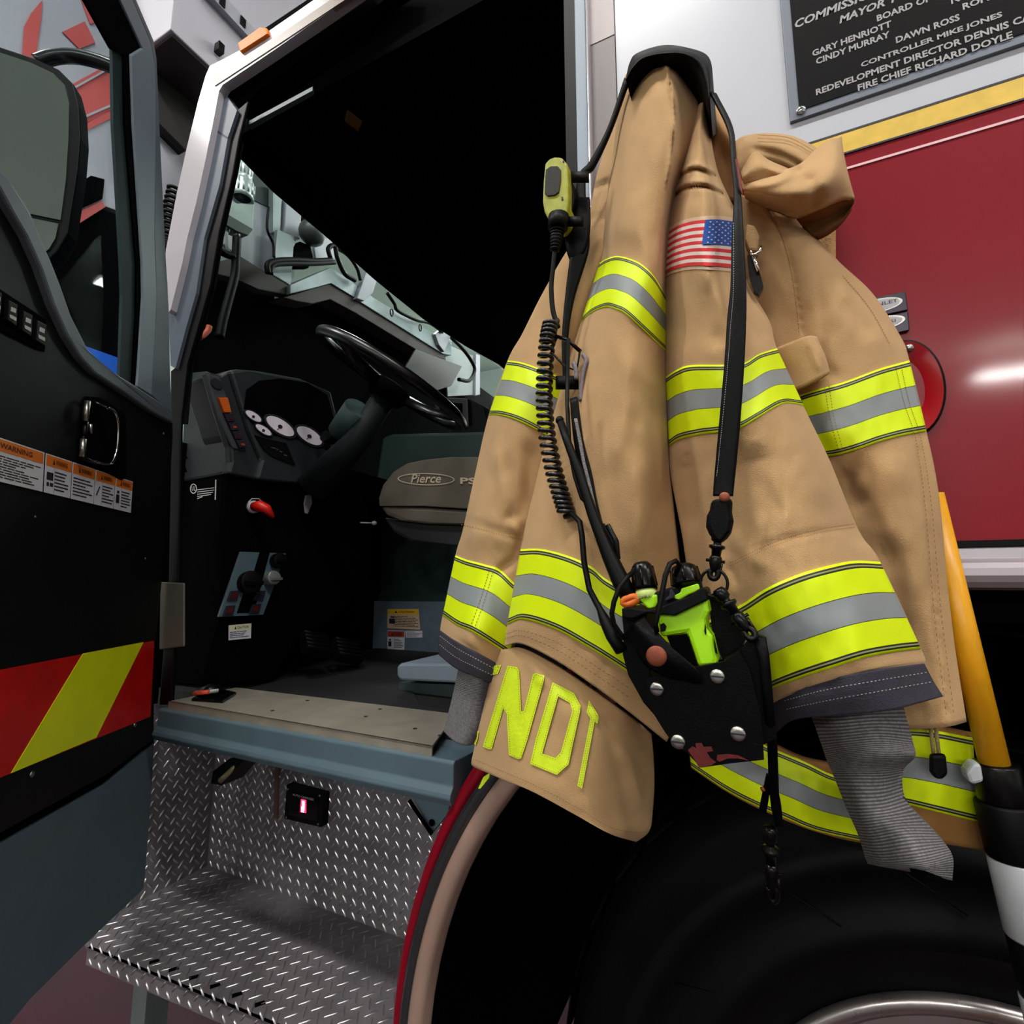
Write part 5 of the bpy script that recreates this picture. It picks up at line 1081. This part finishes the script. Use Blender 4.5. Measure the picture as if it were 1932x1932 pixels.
mb = MB(); mb.px([zr(*p) for p in [(810, 800), (818, 860), (812, 872), (803, 845)]], ('Y', -.2635), .004); mb.build('side_button', M_rubber, radio); mb = MB(); mb.px([zr(*p) for p in [(865, 895), (882, 955), (890, 1000), (876, 985)]], ('Y', -.2635), .004); mb.build('side_button', M_rubber, radio); mb = MB(); mb.px([zr(*p) for p in [(512, 800), (535, 792), (552, 815), (545, 845), (515, 850)]], ('Y', -.2635), .004); mb.build('side_button', M_rubber, radio)
def knob(name, base, top, r, m, parent, n=12, lab=None):
    a, b = PY(*base, -.245), PY(*top, -.240); d = (b-a); L = d.length; d.normalize()
    mb = MB(); mb.lathe(a, d, [(r, 0), (r*1.02, L*.15), (r*.95, L*.6), (r*.85, L*.85), (r*.6, L*.97), (0, L)], 24)
    e1 = d.orthogonal().normalized(); e2 = d.cross(e1)
    for i in range(n):
        t = 2*math.pi*i/n; q = (e1*math.cos(t)+e2*math.sin(t)); mb.tube([a+q*r*.97+d*L*.1, a+q*r*.86+d*L*.8], r*.13, 6)
    return mb.build(name, m, parent, label=lab)
knob('channel_knob', zr(415, 575), zr(385, 388), .0115, M_blackm, radio, 8, 'black channel knob')
knob('volume_knob', zr(690, 545), zr(660, 405), .0135, M_blackm, radio, 8, 'black volume knob')
a, b = PY(*zr(425, 640), -.248), PY(*zr(413, 570), -.245); d = (b-a).normalized()
mb = MB().lathe(a, d, [(.0105, 0), (.0098, (b-a).length), (.007, (b-a).length+.001)], 28); col_ = mb.build('channel_collar', mat('collar_lime', (206, 226, 130), .5), radio, label='pale collar printed with the digit nine')
mb = MB(); p = zr(405, 632); q = zr(424, 628); r = zr(404, 612); mb.text('9', PY(*p, -.2622), PY(*q, -.2622), PY(*r, -.2622)); 
for dx in (-15, 32): mb.px([zr(405+dx, 622-dx*.2), zr(411+dx, 621-dx*.2), zr(411+dx, 616-dx*.2), zr(405+dx, 617-dx*.2)], ('Y', -.262), .0008)
mb.build('digit', M_ink, col_, smooth=False)
mb = MB(); mb.px([zr(*p) for p in [(572, 575), (590, 568), (602, 600), (600, 628), (545, 650), (542, 635), (570, 610)]], ('Y', -.262), .008); mb.build('toggle_switch', M_ink, radio, bevel=.001)
mb = MB(); P = [PY(*zr(x, y), -.252) for x, y in spx([(262, 655), (285, 632), (340, 618), (362, 632), (335, 655), (285, 672)], 20)]; mb.tube(P, .0036, 8, closed=True); mb.build('antenna_ring', M_orange, radio, label='orange ring at the antenna base')
mb = MB(); mb.tube([PY(x, y, -d) for x, y, d in [(1188, 1128, .246), (1172, 1098, .244), (1150, 1050, .238), (1118, 970, .228), (1092, 890, .222), (1072, 838, .216), (1058, 797, .212)]], [.0085, .009, .0078, .0058, .005, .0046, .0044], 12); mb.ell(PY(1056, 793, -.212), .0052, .0052, .0052, 10); mb.build('antenna', M_rubber, radio, label='black flexible antenna')
# holster
hol = empty('radio_holster', (.04, -.24, 1.1), 'black leather radio holster with steel screws below the snap hooks', 'holster')
mb = MB(); mb.px([zr(*p) for p in [(415, 1160), (560, 1125), (720, 1088), (930, 1048), (980, 1180), (1060, 1420), (1130, 1590), (1195, 1600), (1200, 1700), (990, 1722), (780, 1752), (690, 1655), (620, 1620), (545, 1520), (470, 1400), (420, 1300)]], ('Y', -.276), .006, 0)
mb.px([zr(*p) for p in [(930, 1048), (1035, 975), (1110, 1120), (1180, 1400), (1200, 1600), (1120, 1590), (1050, 1410), (975, 1180)]], ('Y', -.2755), .05, 0)
mb.px([zr(*p) for p in [(258, 740), (420, 712), (440, 1150), (470, 1400), (400, 1320), (300, 1140), (262, 1000), (270, 870)]], ('Y', -.25), .05, 0)
mb.px([zr(*p) for p in [(470, 1150), (1060, 1000), (1180, 1600), (1190, 1690), (800, 1740), (640, 1600)]], ('Y', -.226), .006, 0)
mb.px([zr(*p) for p in [(830, 620), (900, 560), (960, 640), (1080, 900), (1040, 985), (930, 1048), (860, 880)]], ('Y', -.238), .006, 0)
mb.px([zr(*p) for p in [(1035, 975), (1120, 885), (1165, 872), (1212, 890), (1236, 1010), (1286, 1560), (1195, 1600)]], ('Y', -.262), .012, 0)
mb.build('holster_pouch', M_black, hol, bevel=.003, label='black leather pouch')
FLr = [[zr(260, 880), zr(330, 800), zr(405, 748)], [zr(330, 940), zr(410, 880), zr(480, 840)], [zr(400, 1060), zr(490, 980), zr(580, 950)], [zr(520, 1140), zr(600, 1070), zr(670, 1030)], [zr(690, 1180), zr(740, 1150), zr(775, 1130)], [zr(775, 1196), zr(782, 1194), zr(788, 1190)]]
SH = Sheet(FLr, [[.258, .275, .27], [.276, .286, .282], [.282, .288, .286], [.283, .287, .286], [.281, .283, .283], [.280, .281, .280]], 14, 8, (), 0, 0, (.004, .005))
cloth('closing_flap', SH, M_black, hol, label='curved closing strap of the holster')
MB().disc(PY(*zr(488, 1010), -.290), (0, -1, 0), .0088, .003, 0, 28, .2).build('copper_snap', M_copper, hol, label='copper snap stud')
for x, y in ((490, 1228), (890, 1145), (630, 1578), (1027, 1525)):
    c = PY(*zr(x, y), -.276); mb = MB().disc(c, (0, -1, 0), .0060, .0022, 0, 24, .05); a = random.uniform(-.4, .4)
    mb.box((c.x-.0052, c.y-.0026, c.z-.0007), (c.x+.0052, c.y-.0018, c.z+.0007), 1); mb.build('holster_screw', [M_steel, M_ink], hol, label='slotted steel screw')
mb = MB(); mb.px([zr(*p) for p in [(695, 1635), (725, 1610), (750, 1625), (745, 1592), (785, 1588), (800, 1615), (850, 1612), (862, 1640), (820, 1650), (845, 1690), (880, 1715), (850, 1735), (770, 1752), (740, 1700)]], ('Y', -.2768), .0012)
mb.px([zr(*p) for p in [(890, 1668), (960, 1662), (1030, 1672), (1095, 1704), (1030, 1690), (960, 1690), (905, 1712), (885, 1700)]], ('Y', -.2768), .0012)
mb.build('red_emblem', [M_red], hol, smooth=False, label='worn red painted emblem')
ribbon('side_loop', [zr(1120, 880), zr(1160, 1000), zr(1180, 1200), zr(1200, 1400), zr(1218, 1560), zr(1225, 1700), zr(1232, 1932)], [zr(1215, 890), zr(1230, 1010), zr(1240, 1200), zr(1268, 1400), zr(1286, 1560), zr(1292, 1700), zr(1300, 1932)], [.262, .268, .268, .264, .258, .25, .24], parent=hol, label='side strap hanging below the holster', th=.006)
ribbon('strap_fork', [(1446, 1462), (1440, 1490), (1432, 1530)], [(1452, 1464), (1452, 1495), (1446, 1535)], [.238, .235, .228], parent=hol); ribbon('strap_fork', [(1452, 1500), (1456, 1530), (1464, 1560)], [(1468, 1490), (1474, 1520), (1478, 1560)], [.236, .230, .224], parent=hol)
swivel('snap_hook', (PY(1452, 1560, -.222), PY(1458, 1700, -.215)), hol, .9)
mb = MB(); mb.tube([PY(1442, 1488, -.242), PY(1436, 1490, -.242)], .002, 8); mb.build('fork_rivet', M_copper, hol)
# elastic cords around the radio knobs
mb = MB(); mb.tube([PY(*zr(x, y), -d) for x, y, d in [(610, 480, .262), (640, 405, .266), (615, 380, .270), (575, 400, .274), (545, 480, .278), (525, 590, .282), (505, 690, .284), (480, 800, .286), (490, 850, .284)]], .0024, 10); mb.build('elastic_cord', M_rubber, hol)
mb = MB(); mb.tube([PY(*zr(x, y), -d) for x, y, d in [(330, 455, .262), (290, 490, .272), (240, 560, .278), (205, 650, .28), (190, 730, .28), (205, 800, .278), (245, 860, .274), (275, 895, .272)]], .0024, 10); mb.build('elastic_cord', M_rubber, hol)

# speaker microphone
mic = empty('speaker_microphone', (-.1, -.15, 1.7), 'dusty yellow green speaker microphone with a coiled black cord beside the coat', 'microphone')
zm = lambda x, y: (980+x/4.293, 250+y/4.293)
mb = MB(); mb.px([zm(*p) for p in [(205, 250), (240, 212), (290, 197), (345, 200), (385, 250), (396, 420), (393, 590), (375, 690), (330, 745), (252, 738), (200, 640), (186, 560), (192, 400)]], ('Y', -.15), .03)
mbody = mb.build('microphone_body', M_micp, mic, bevel=.006, label='dusty yellow green microphone case')
mb = MB(); gp = [zm(*p) for p in [(212, 300), (250, 272), (310, 270), (333, 300), (333, 380), (318, 480), (285, 505), (225, 512), (203, 490), (205, 400)]]; mb.px(gp, ('Y', -.1525), .006); mb.build('speaker_grille', M_grille, mic, bevel=.001, label='dark grey oval grille')
mb = MB(); mb.px([zm(*p) for p in [(340, 520), (352, 520), (355, 545), (340, 548)]], ('Y', -.1508), .002); mb.px([zm(*p) for p in [(350, 222), (362, 228), (362, 240), (350, 236)]], ('Y', -.1508), .002); mb.build('mic_button', M_ink, mic)
mb = MB(); mb.px([zm(*p) for p in [(396, 360), (420, 380), (440, 430), (440, 560), (420, 640), (396, 640)]], ('Y', -.135), .02); mb.build('mic_clip', M_rubber, mic, bevel=.003)
mb = MB(); mb.tube([PY(*zm(x, y), -.148) for x, y in [(318, 680), (312, 780)]], [.0145, .0135], 14); mb.tube([PY(*zm(x, y), -.148) for x, y in [(308, 790), (298, 870), (288, 960)]], [.0095, .0085, .0055], 12)
for k in range(7): 
    c = [PY(*zm(308-20*k/6, 800+k*24), -.148), PY(*zm(308-20*k/6-1, 808+k*24), -.148)]; mb.tube(c, .0105-.0006*k, 12)
mb.build('cord_plug', M_rubber, mic, label='ribbed black cord plug')
mb = MB(); mb.tube([PY(*zm(x, y), -.148) for x, y in spx([(287, 955), (272, 1100), (258, 1250), (270, 1430), (300, 1540), (312, 1580)], 30)], .0034, 10); mb.build('straight_cord', M_rubber, mic)
# coiled cord
cp = spx([(1040, 606), (1033, 640), (1028, 700), (1027, 760), (1032, 820), (1043, 880), (1057, 930), (1069, 968)], 900)
turns = 30; P = []
for i, (x, y) in enumerate(cp):
    c = PY(x, y, -.152-.010*min(1, max(0, (y-700)/200.0))*4); t = i/900*turns*2*math.pi
    P.append(c+Vector((math.cos(t)*.0088, math.sin(t)*.0088, 0)))
mb = MB(); mb.tube(P, .0029, 8); mb.build('coiled_cord', mat('cord_black', (12, 12, 12), .3, spec=.6), mic, label='coiled black cord')
mb = MB(); mb.tube([PY(x, y, -d) for x, y, d in [(1066, 975, .193), (1080, 970, .2), (1094, 985, .215), (1098, 1010, .222), (1102, 1060, .226), (1112, 1112, .23), (1132, 1150, .24), (1142, 1172, .244), (1155, 1200, .25), (1172, 1228, .255)]], [.0032]*6+[.0034, .006, .0065, .006], 10); mb.tube([PY(1120, 960, -.215), PY(1098, 940, -.218), PY(1085, 900, -.216), PY(1075, 850, -.21), PY(1070, 760, -.19), PY(1072, 640, -.16)], .0026, 8); mb.build('lower_cord', M_rubber, mic)
# ================================================================== PIKE POLE
pole = empty('pike_pole', (.30, -.06, .01), 'yellow fibreglass pole with black and white grip leaning beside the front wheel', 'pole')
pa, pb = PY(1756, 940, -.050), PY(1876, 1440, -.056)
d = (pb-pa).normalized()
top = pa-d*.35; 
mb = MB(); mb.tube([pa-d*.004, pb+d*.02], .0125, 24); mb.build('pole_shaft', M_yel, pole, label='yellow shaft')
def cyl(nm, p0, p1, r, m, **k):
    a = pb+d*p0; b = pb+d*p1; mb = MB(); mb.lathe(a, d, [(0, 0), (r*.96, 0), (r, .002), (r, (b-a).length-.002), (r*.96, (b-a).length), (0, (b-a).length)], 32); return mb.build(nm, m, pole, **k)
s_ = .62/950
cyl('pole_collar', 0, .036, .0200, M_blackm, label='black upper collar'); cyl('pole_grip', .036, .086, .0235, M_rubber, label='black faceted grip'); cyl('white_sleeve', .086, .155, .0232, M_whitep, label='white sleeve'); cyl('lower_grip', .155, .206, .0225, M_rubber); cyl('white_end', .206, .25, .0232, M_whitep); cyl('pole_foot', .25, max(.31, (pb.z-.01)/-d.z), .0125, M_yel)
mb = MB(); mb.px([(1823, 1460), (1836, 1442), (1852, 1442), (1858, 1476), (1836, 1482), (1828, 1474)], ('Y', -.075), .02); mb.build('white_clip', M_whitep, pole, bevel=.004, label='white plastic clip')
# ignition key
key = empty('ignition_key', tuple(PX(582, 945, -1.16)), 'silver key hanging from the dark dashboard', 'key')
mb = MB().px([(578, 935), (588, 932), (589, 950), (581, 970), (577, 968), (575, 950)], ('X', -1.178), .006); mb.build('key_tag', mat('key_silver', (190, 190, 196), .3, .6), key, bevel=.001)
mb = MB(); mb.tube([PX(585, 934, -1.181)+Vector((0, math.cos(t)*.007, math.sin(t)*.009)) for t in [2*math.pi*i/16 for i in range(16)]], .0012, 6, closed=True); mb.build('key_ring', M_blackm, key)
# rugged computer on the far side of the cab
pc = empty('mobile_computer', tuple(PY(870, 760, 1.1)), 'dark rugged computer screen standing behind the steering wheel', 'computer')
MB().px([(818, 748), (882, 752), (884, 812), (862, 812), (822, 790)], ('Y', 1.1), .05).build('screen_housing', mat('pc_grey', (42, 38, 46), .4), pc, bevel=.004)
MB().px([(826, 758), (872, 761), (873, 804), (834, 792)], ('Y', 1.098), .004).build('screen', M_dark, pc)
MB().px([(884, 752), (912, 766), (920, 800), (918, 818), (886, 814)], ('Y', 1.12), .1).build('docking_side', M_blk, pc, bevel=.004)
MB().px([(850, 804), (930, 804), (930, 815), (850, 817)], ('Y', 1.1), .15).build('dock_base', M_blk, pc)

# ================================================================== AERIAL PLATFORM in front of the windscreen
plat = empty('aerial_platform', (-1.95, .9, 1.6), 'grey white aerial ladder platform with lamp, cables and brackets in front of the windscreen', 'aerial platform')
def bp(nm, poly, X_, dep, m, bevel=.003, parent=plat, **k): return MB().px(poly, ('X', X_), dep).build(nm, m, parent, bevel=bevel, **k)
zp_ = lambda x, y: (300+x/2.972, 250+y/2.972)
zz = lambda L: [zp_(*p) for p in L]
BX = -1.75
bp('rear_panel', zz([(360, 90), (470, 90), (700, 250), (760, 560), (760, 860), (700, 860), (440, 690), (330, 600), (330, 300)]), BX-.10, .02, M_lilac, label='pale grey rear panel')
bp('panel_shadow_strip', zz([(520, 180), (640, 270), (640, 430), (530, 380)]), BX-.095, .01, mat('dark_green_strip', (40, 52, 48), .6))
bp('vertical_channel', zz([(640, 290), (690, 330), (680, 560), (640, 560)]), BX-.06, .03, M_steelg); bp('vertical_channel', zz([(715, 350), (800, 440), (790, 600), (705, 560)]), BX-.06, .03, M_lilac)
bp('mounting_bracket', zz([(665, 540), (760, 580), (740, 860), (640, 800)]), BX-.03, .02, M_steelg, label='galvanised bracket')
bp('white_panel', zz([(870, 640), (955, 575), (985, 600), (985, 720), (880, 720)]), BX-.06, .02, M_basket)
# beams running across the front
bp('tray', zz([(735, 855), (965, 755), (1130, 870), (1130, 945), (965, 845), (860, 875), (735, 905)]), BX, .10, M_steelg, label='galvanised cable tray')
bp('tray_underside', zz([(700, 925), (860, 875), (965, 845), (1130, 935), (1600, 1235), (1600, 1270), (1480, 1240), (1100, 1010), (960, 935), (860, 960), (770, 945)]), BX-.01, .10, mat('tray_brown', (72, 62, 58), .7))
bp('front_beam', zz([(1120, 870), (1210, 930), (1600, 1165), (1640, 1130), (1640, 1250), (1590, 1240), (1120, 945)]), BX, .06, M_steelg, label='long galvanised cross beam')
bp('beam_bracket', zz([(1110, 930), (1170, 760), (1225, 820), (1200, 900), (1150, 945)]), BX+.02, .03, M_lilac); bp('beam_bracket', zz([(1550, 1130), (1600, 1090), (1640, 1130), (1600, 1230), (1570, 1190)]), BX+.02, .03, M_lilac)
bp('lower_rail', zz([(310, 730), (450, 690), (760, 880), (740, 915), (560, 880), (430, 820), (310, 790)]), BX-.02, .05, mat('rail_dark', (74, 68, 66), .7))
bp('dark_infill', zz([(300, 800), (560, 880), (860, 960), (1000, 960), (1600, 1280), (1900, 1500), (1900, 2300), (200, 2300), (200, 800)]), BX-.12, .03, M_dark, label='dark apron below the platform')  # added dark sheet stands for the dark inside below the beams
bp('clear_shield', zz([(1440, 1215), (1700, 1310), (1640, 1420), (1520, 1460), (1370, 1335)]), BX+.05, .012, mat('shield_taupe', (58, 50, 48), .5), label='taupe grey shield plate')
bp('side_mesh', zz([(1600, 1180), (1780, 1260), (1795, 1470), (1620, 1480)]), BX-.08, .01, mat('mesh_grey', (160, 166, 166), .6)); bp('end_post', zz([(1778, 1240), (1800, 1250), (1800, 1470), (1775, 1475)]), BX-.06, .02, M_basket)
bp('dome_mount', zz([(790, 610), (850, 635), (865, 700), (840, 760), (770, 760), (755, 680)]), BX-.03, .03, M_dark)
bp('shade_sheet', [(60, 480), (140, 425), (195, 395), (232, 408), (248, 560), (248, 692), (228, 684), (110, 640), (70, 570)], -1.985, .03, M_dark, label='dark skirt below the white basket side')  # black sheet added as the shadowed underside of the basket, no real panel
bp('blue_panel', [(110, 634), (232, 678), (232, 735), (110, 715)], -1.97, .06, M_blue, label='small bright blue panel low on the platform')
# lamp
a, b = PX(*zp_(484, 150), BX+.02), PX(*zp_(467, 375), BX+.02); dd = (b-a).normalized(); Ln = (b-a).length
mb = MB().lathe(a, dd, [(0, 0), (.030, 0), (.030, Ln*.45), (.024, Ln*.5), (.036, Ln*.56), (.039, Ln*.62), (.039, Ln*.9), (.041, Ln), (.034, Ln), (.030, Ln*.95), (0, Ln*.95)], 28)
for k in range(14): 
    t = 2*math.pi*k/14; e1 = dd.orthogonal().normalized(); e2 = dd.cross(e1); q = e1*math.cos(t)+e2*math.sin(t); mb.tube([a+q*.029, a+dd*Ln*.45+q*.029], .003, 6); mb.tube([a+q*.039+dd*Ln*.62, a+dd*Ln*.9+q*.039], .004, 6)
lamp = mb.build('spot_lamp', mat('lamp_silver', (190, 200, 198), .35, .5), plat, label='silver cylindrical lamp pointing down')
MB().lathe(a, dd, [(0, Ln*.96), (.030, Ln*.965), (0, Ln*.97)], 24).build('lamp_lens', M_ink, lamp)
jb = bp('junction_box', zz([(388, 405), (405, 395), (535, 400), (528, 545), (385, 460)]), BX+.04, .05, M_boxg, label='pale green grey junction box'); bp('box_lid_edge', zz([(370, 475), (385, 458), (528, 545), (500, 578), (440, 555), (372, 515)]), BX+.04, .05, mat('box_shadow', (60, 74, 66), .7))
for x, y in ((380, 545), (437, 580)):
    p0, p1 = PX(*zp_(x+2, y-30), BX+.02), PX(*zp_(x-2, y+12), BX+.02); MB().tube([p0, p1], [.013, .011], 12).build('cable_gland', M_steel, plat)
def cable(nm, pts, r, m=M_rubber, X_=BX+.03, **k):
    mb = MB(); mb.tube([PX(x, y, X_) for x, y in spx(zz(pts), 40)], r, 10); return mb.build(nm, m, plat, **k)
cable('conduit', [(437, 590), (432, 700), (425, 800), (400, 900), (360, 1050), (340, 1150)], .016, label='thick black conduit'); cable('cable', [(378, 560), (380, 640), (400, 680)], .006, mat('cable_grey', (120, 130, 126), .5))
cable('hose', [(315, 640), (370, 680), (420, 700), (430, 760)], .014)
cable('cable', [(612, 790), (610, 740), (660, 720), (760, 715), (880, 720), (970, 715)], .012); cable('cable', [(625, 790), (640, 745), (720, 735), (860, 735), (985, 728)], .011); cable('cable', [(960, 700), (950, 650), (985, 635), (1000, 700), (1040, 790), (1100, 830)], .011); cable('cable', [(1000, 650), (1060, 690), (1110, 760), (1130, 830)], .009); cable('cable', [(615, 420), (608, 540), (640, 620), (645, 700)], .006)
cable('cable', [(1280, 900), (1320, 960), (1340, 1000), (1440, 1050), (1520, 1070), (1590, 1120)], .010); cable('hose', [(1640, 1150), (1700, 1210), (1745, 1270), (1770, 1330), (1740, 1390), (1680, 1385)], .013)
mb = MB(); mb.ell(PX(*zp_(858, 565), BX+.0), .056, .062, .056, 20); mb.build('dome_camera', mat('dome_grey', (70, 74, 72), .4), plat, label='dark grey dome')
for k, (x, y) in enumerate(((1305, 1010), (1465, 1095))):
    mb = MB(); c = PX(*zp_(x, y), BX+.04); mb.tube([c+Vector((0, math.cos(t)*.012, math.sin(t)*.02)) for t in [2*math.pi*i/16 for i in range(16)]], .004, 6, closed=True); mb.build('cable_clip', M_blackm, plat)
mb = MB(); mb.tube([PX(x, y, BX+.05) for x, y in spx(zz([(225, 1150), (250, 1135), (275, 1110), (282, 1085)]), 10)], .010, 8); mb.build('orange_hose_end', mat('hose_orange', (200, 80, 50), .5), plat)
# upper box of the platform, above and left of the pillar
c0 = PX(322, 55, -1.75); h = .8
mb = MB(); x0, x1, y0, y1, z0 = c0.x-.42, c0.x, c0.y, c0.y+.95, c0.z
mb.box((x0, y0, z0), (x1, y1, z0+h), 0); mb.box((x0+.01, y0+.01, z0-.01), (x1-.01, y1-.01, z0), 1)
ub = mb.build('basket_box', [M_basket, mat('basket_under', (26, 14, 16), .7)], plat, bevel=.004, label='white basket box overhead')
MB().box((x1, y0+.05, z0+.25), (x1+.03, y1, z0+.31)).build('basket_rail', M_lilac, ub)
for px_, py_ in ((416, 6), (455, 44), (414, 92)):
    c = PX(px_, py_, c0.x+.02); MB().box((c.x-.015, c.y-.012, c.z-.02), (c.x+.015, c.y+.012, c.z+.02)).build('basket_latch', M_blackm, ub, bevel=.003)
bp('under_arm', [(288, 75), (322, 60), (398, 122), (352, 285), (300, 232)], -1.95, .25, mat('arm_black', (16, 12, 12), .7), label='dark arm below the basket')
bp('lower_skirt', [(296, 225), (352, 285), (345, 470), (318, 620), (250, 620), (240, 225)], -2.0, .03, M_lilac)
mb = MB(); cpts = spx([(332, 352), (322, 400), (318, 450), (312, 470)], 300); P = []
for i, (x, y) in enumerate(cpts):
    t = i/300*16*2*math.pi; P.append(PX(x, y, -1.70)+Vector((math.cos(t)*.02, math.sin(t)*.02, 0)))
mb.tube(P, .006, 6); mb.build('coiled_line', M_rubber, plat, label='coiled black line')
# basket side seen through the door window: white with red bands
def wp(nm, poly, m, X_, dep=.02, **k): return MB().px(poly, ('X', X_), dep).build(nm, m, plat, bevel=.002, **k)
side = wp('basket_side', [(-60, -60), (235, -60), (235, 480), (140, 480), (140, 310), (-60, 400)], M_basket, -2.05, label='white basket side')
def dec(poly, m=M_rstripe, X_=-2.045): return MB().px(poly, ('X', X_), .004).build('red_decal', m, side, smooth=False, label='red painted band')
dec([(42, 110), (46, 50), (60, 24), (80, 0), (78, 30), (68, 108)]); dec([(135, 160), (215, 115), (222, 200), (150, 240)]); dec([(150, 238), (225, 200), (225, 215), (152, 252)]); dec([(140, 226), (224, 190), (225, 194), (141, 231)], M_basket, -2.04); dec([(135, 166), (215, 122), (215, 126), (135, 171)], M_basket, -2.04)
dec([(118, 60), (160, 40), (180, 80), (150, 92)]); dec([(150, -10), (168, -10), (190, 40), (170, 45)])
wp('side_box', [(150, 380), (160, 335), (195, 340), (228, 360), (228, 400), (195, 388), (150, 420)], M_basket, -1.98, .1); wp('box_recess', [(150, 345), (172, 331), (198, 338), (194, 375), (150, 395)], M_dark, -1.97, .02); wp('red_skirt', [(146, 400), (192, 378), (200, 390), (146, 424)], M_rstripe, -1.975, .02)

# ================================================================== STATION BAY
def setting(nm, lo, hi, m): o = MB().box(lo, hi).build(nm, m, None); o['kind'] = 'structure'; return o
setting('floor', (-7, -15, -.1), (8, 8, 0.0), M_floor)
setting('ceiling', (-7, -15, 5.6), (8, 8, 5.7), M_ceil)
setting('wall_back', (-7, 8.0, 0), (8, 8.1, 5.6), M_wall); setting('wall_front', (-7, -15.1, 0), (8, -15.0, 5.6), M_wallf)
setting('wall_left', (-7.1, -15, 0), (-7, 8, 5.6), M_wall); setting('wall_right', (8, -15, 0), (8.1, 8, 5.6), M_wall)
EN = {-11.0: 300, -1.7: 78, 3.2: 85, 6.2: 120}
# ================================================================== LIGHTS: the bay's ceiling lamps, plus added uplights and rear row
k = 0
for x in (-3.2, -.6, 2.0, 4.6):
    for y in (-11.0, -1.7, 3.2, 6.2):  # rearmost row added to brighten the back wall
        f = empty('ceiling_lamp', (x, y, 5.6), 'long white ceiling lamp of the station bay', 'ceiling lamp', 'ceiling lamps of the bay')
        MB().box((x-.7, y-.16, 5.06), (x+.7, y+.16, 5.12)).build('lamp_housing', M_fix, f, bevel=.01)
        MB().box((x-.66, y-.12, 5.045), (x+.66, y+.12, 5.06)).build('lamp_tube', M_lamp, f)
        for q in (-.5, .5): MB().tube([(x+q, y, 5.12), (x+q, y, 5.6)], .008, 8).build('lamp_hanger', M_steel, f)
        for up, e in ((0, 1.0), (1, .35)):  # second, upward light added to brighten the ceiling that the mirror shows
            ld = bpy.data.lights.new('lamp_light', 'AREA'); ld.shape = 'RECTANGLE'; ld.size = 1.3; ld.size_y = .24; ld.color = (1, .965, .93)
            ld.energy = EN[y]*e*({-3.2: 1.15, -.6: 1.05, 2.0: .9, 4.6: .75}[x] if y == -1.7 else 1.0)
            lo = bpy.data.objects.new('lamp_light', ld); COL.objects.link(lo); lo.location = (x, y, 5.14 if up else 5.03)
            if up: lo.rotation_euler = (math.pi, 0, 0)
w = bpy.data.worlds.new('world'); S.world = w; w.use_nodes = True
w.node_tree.nodes['Background'].inputs['Color'].default_value = (.8, .85, .9, 1); w.node_tree.nodes['Background'].inputs['Strength'].default_value = .03
S.cycles.max_bounces = 8; S.cycles.transparent_max_bounces = 12
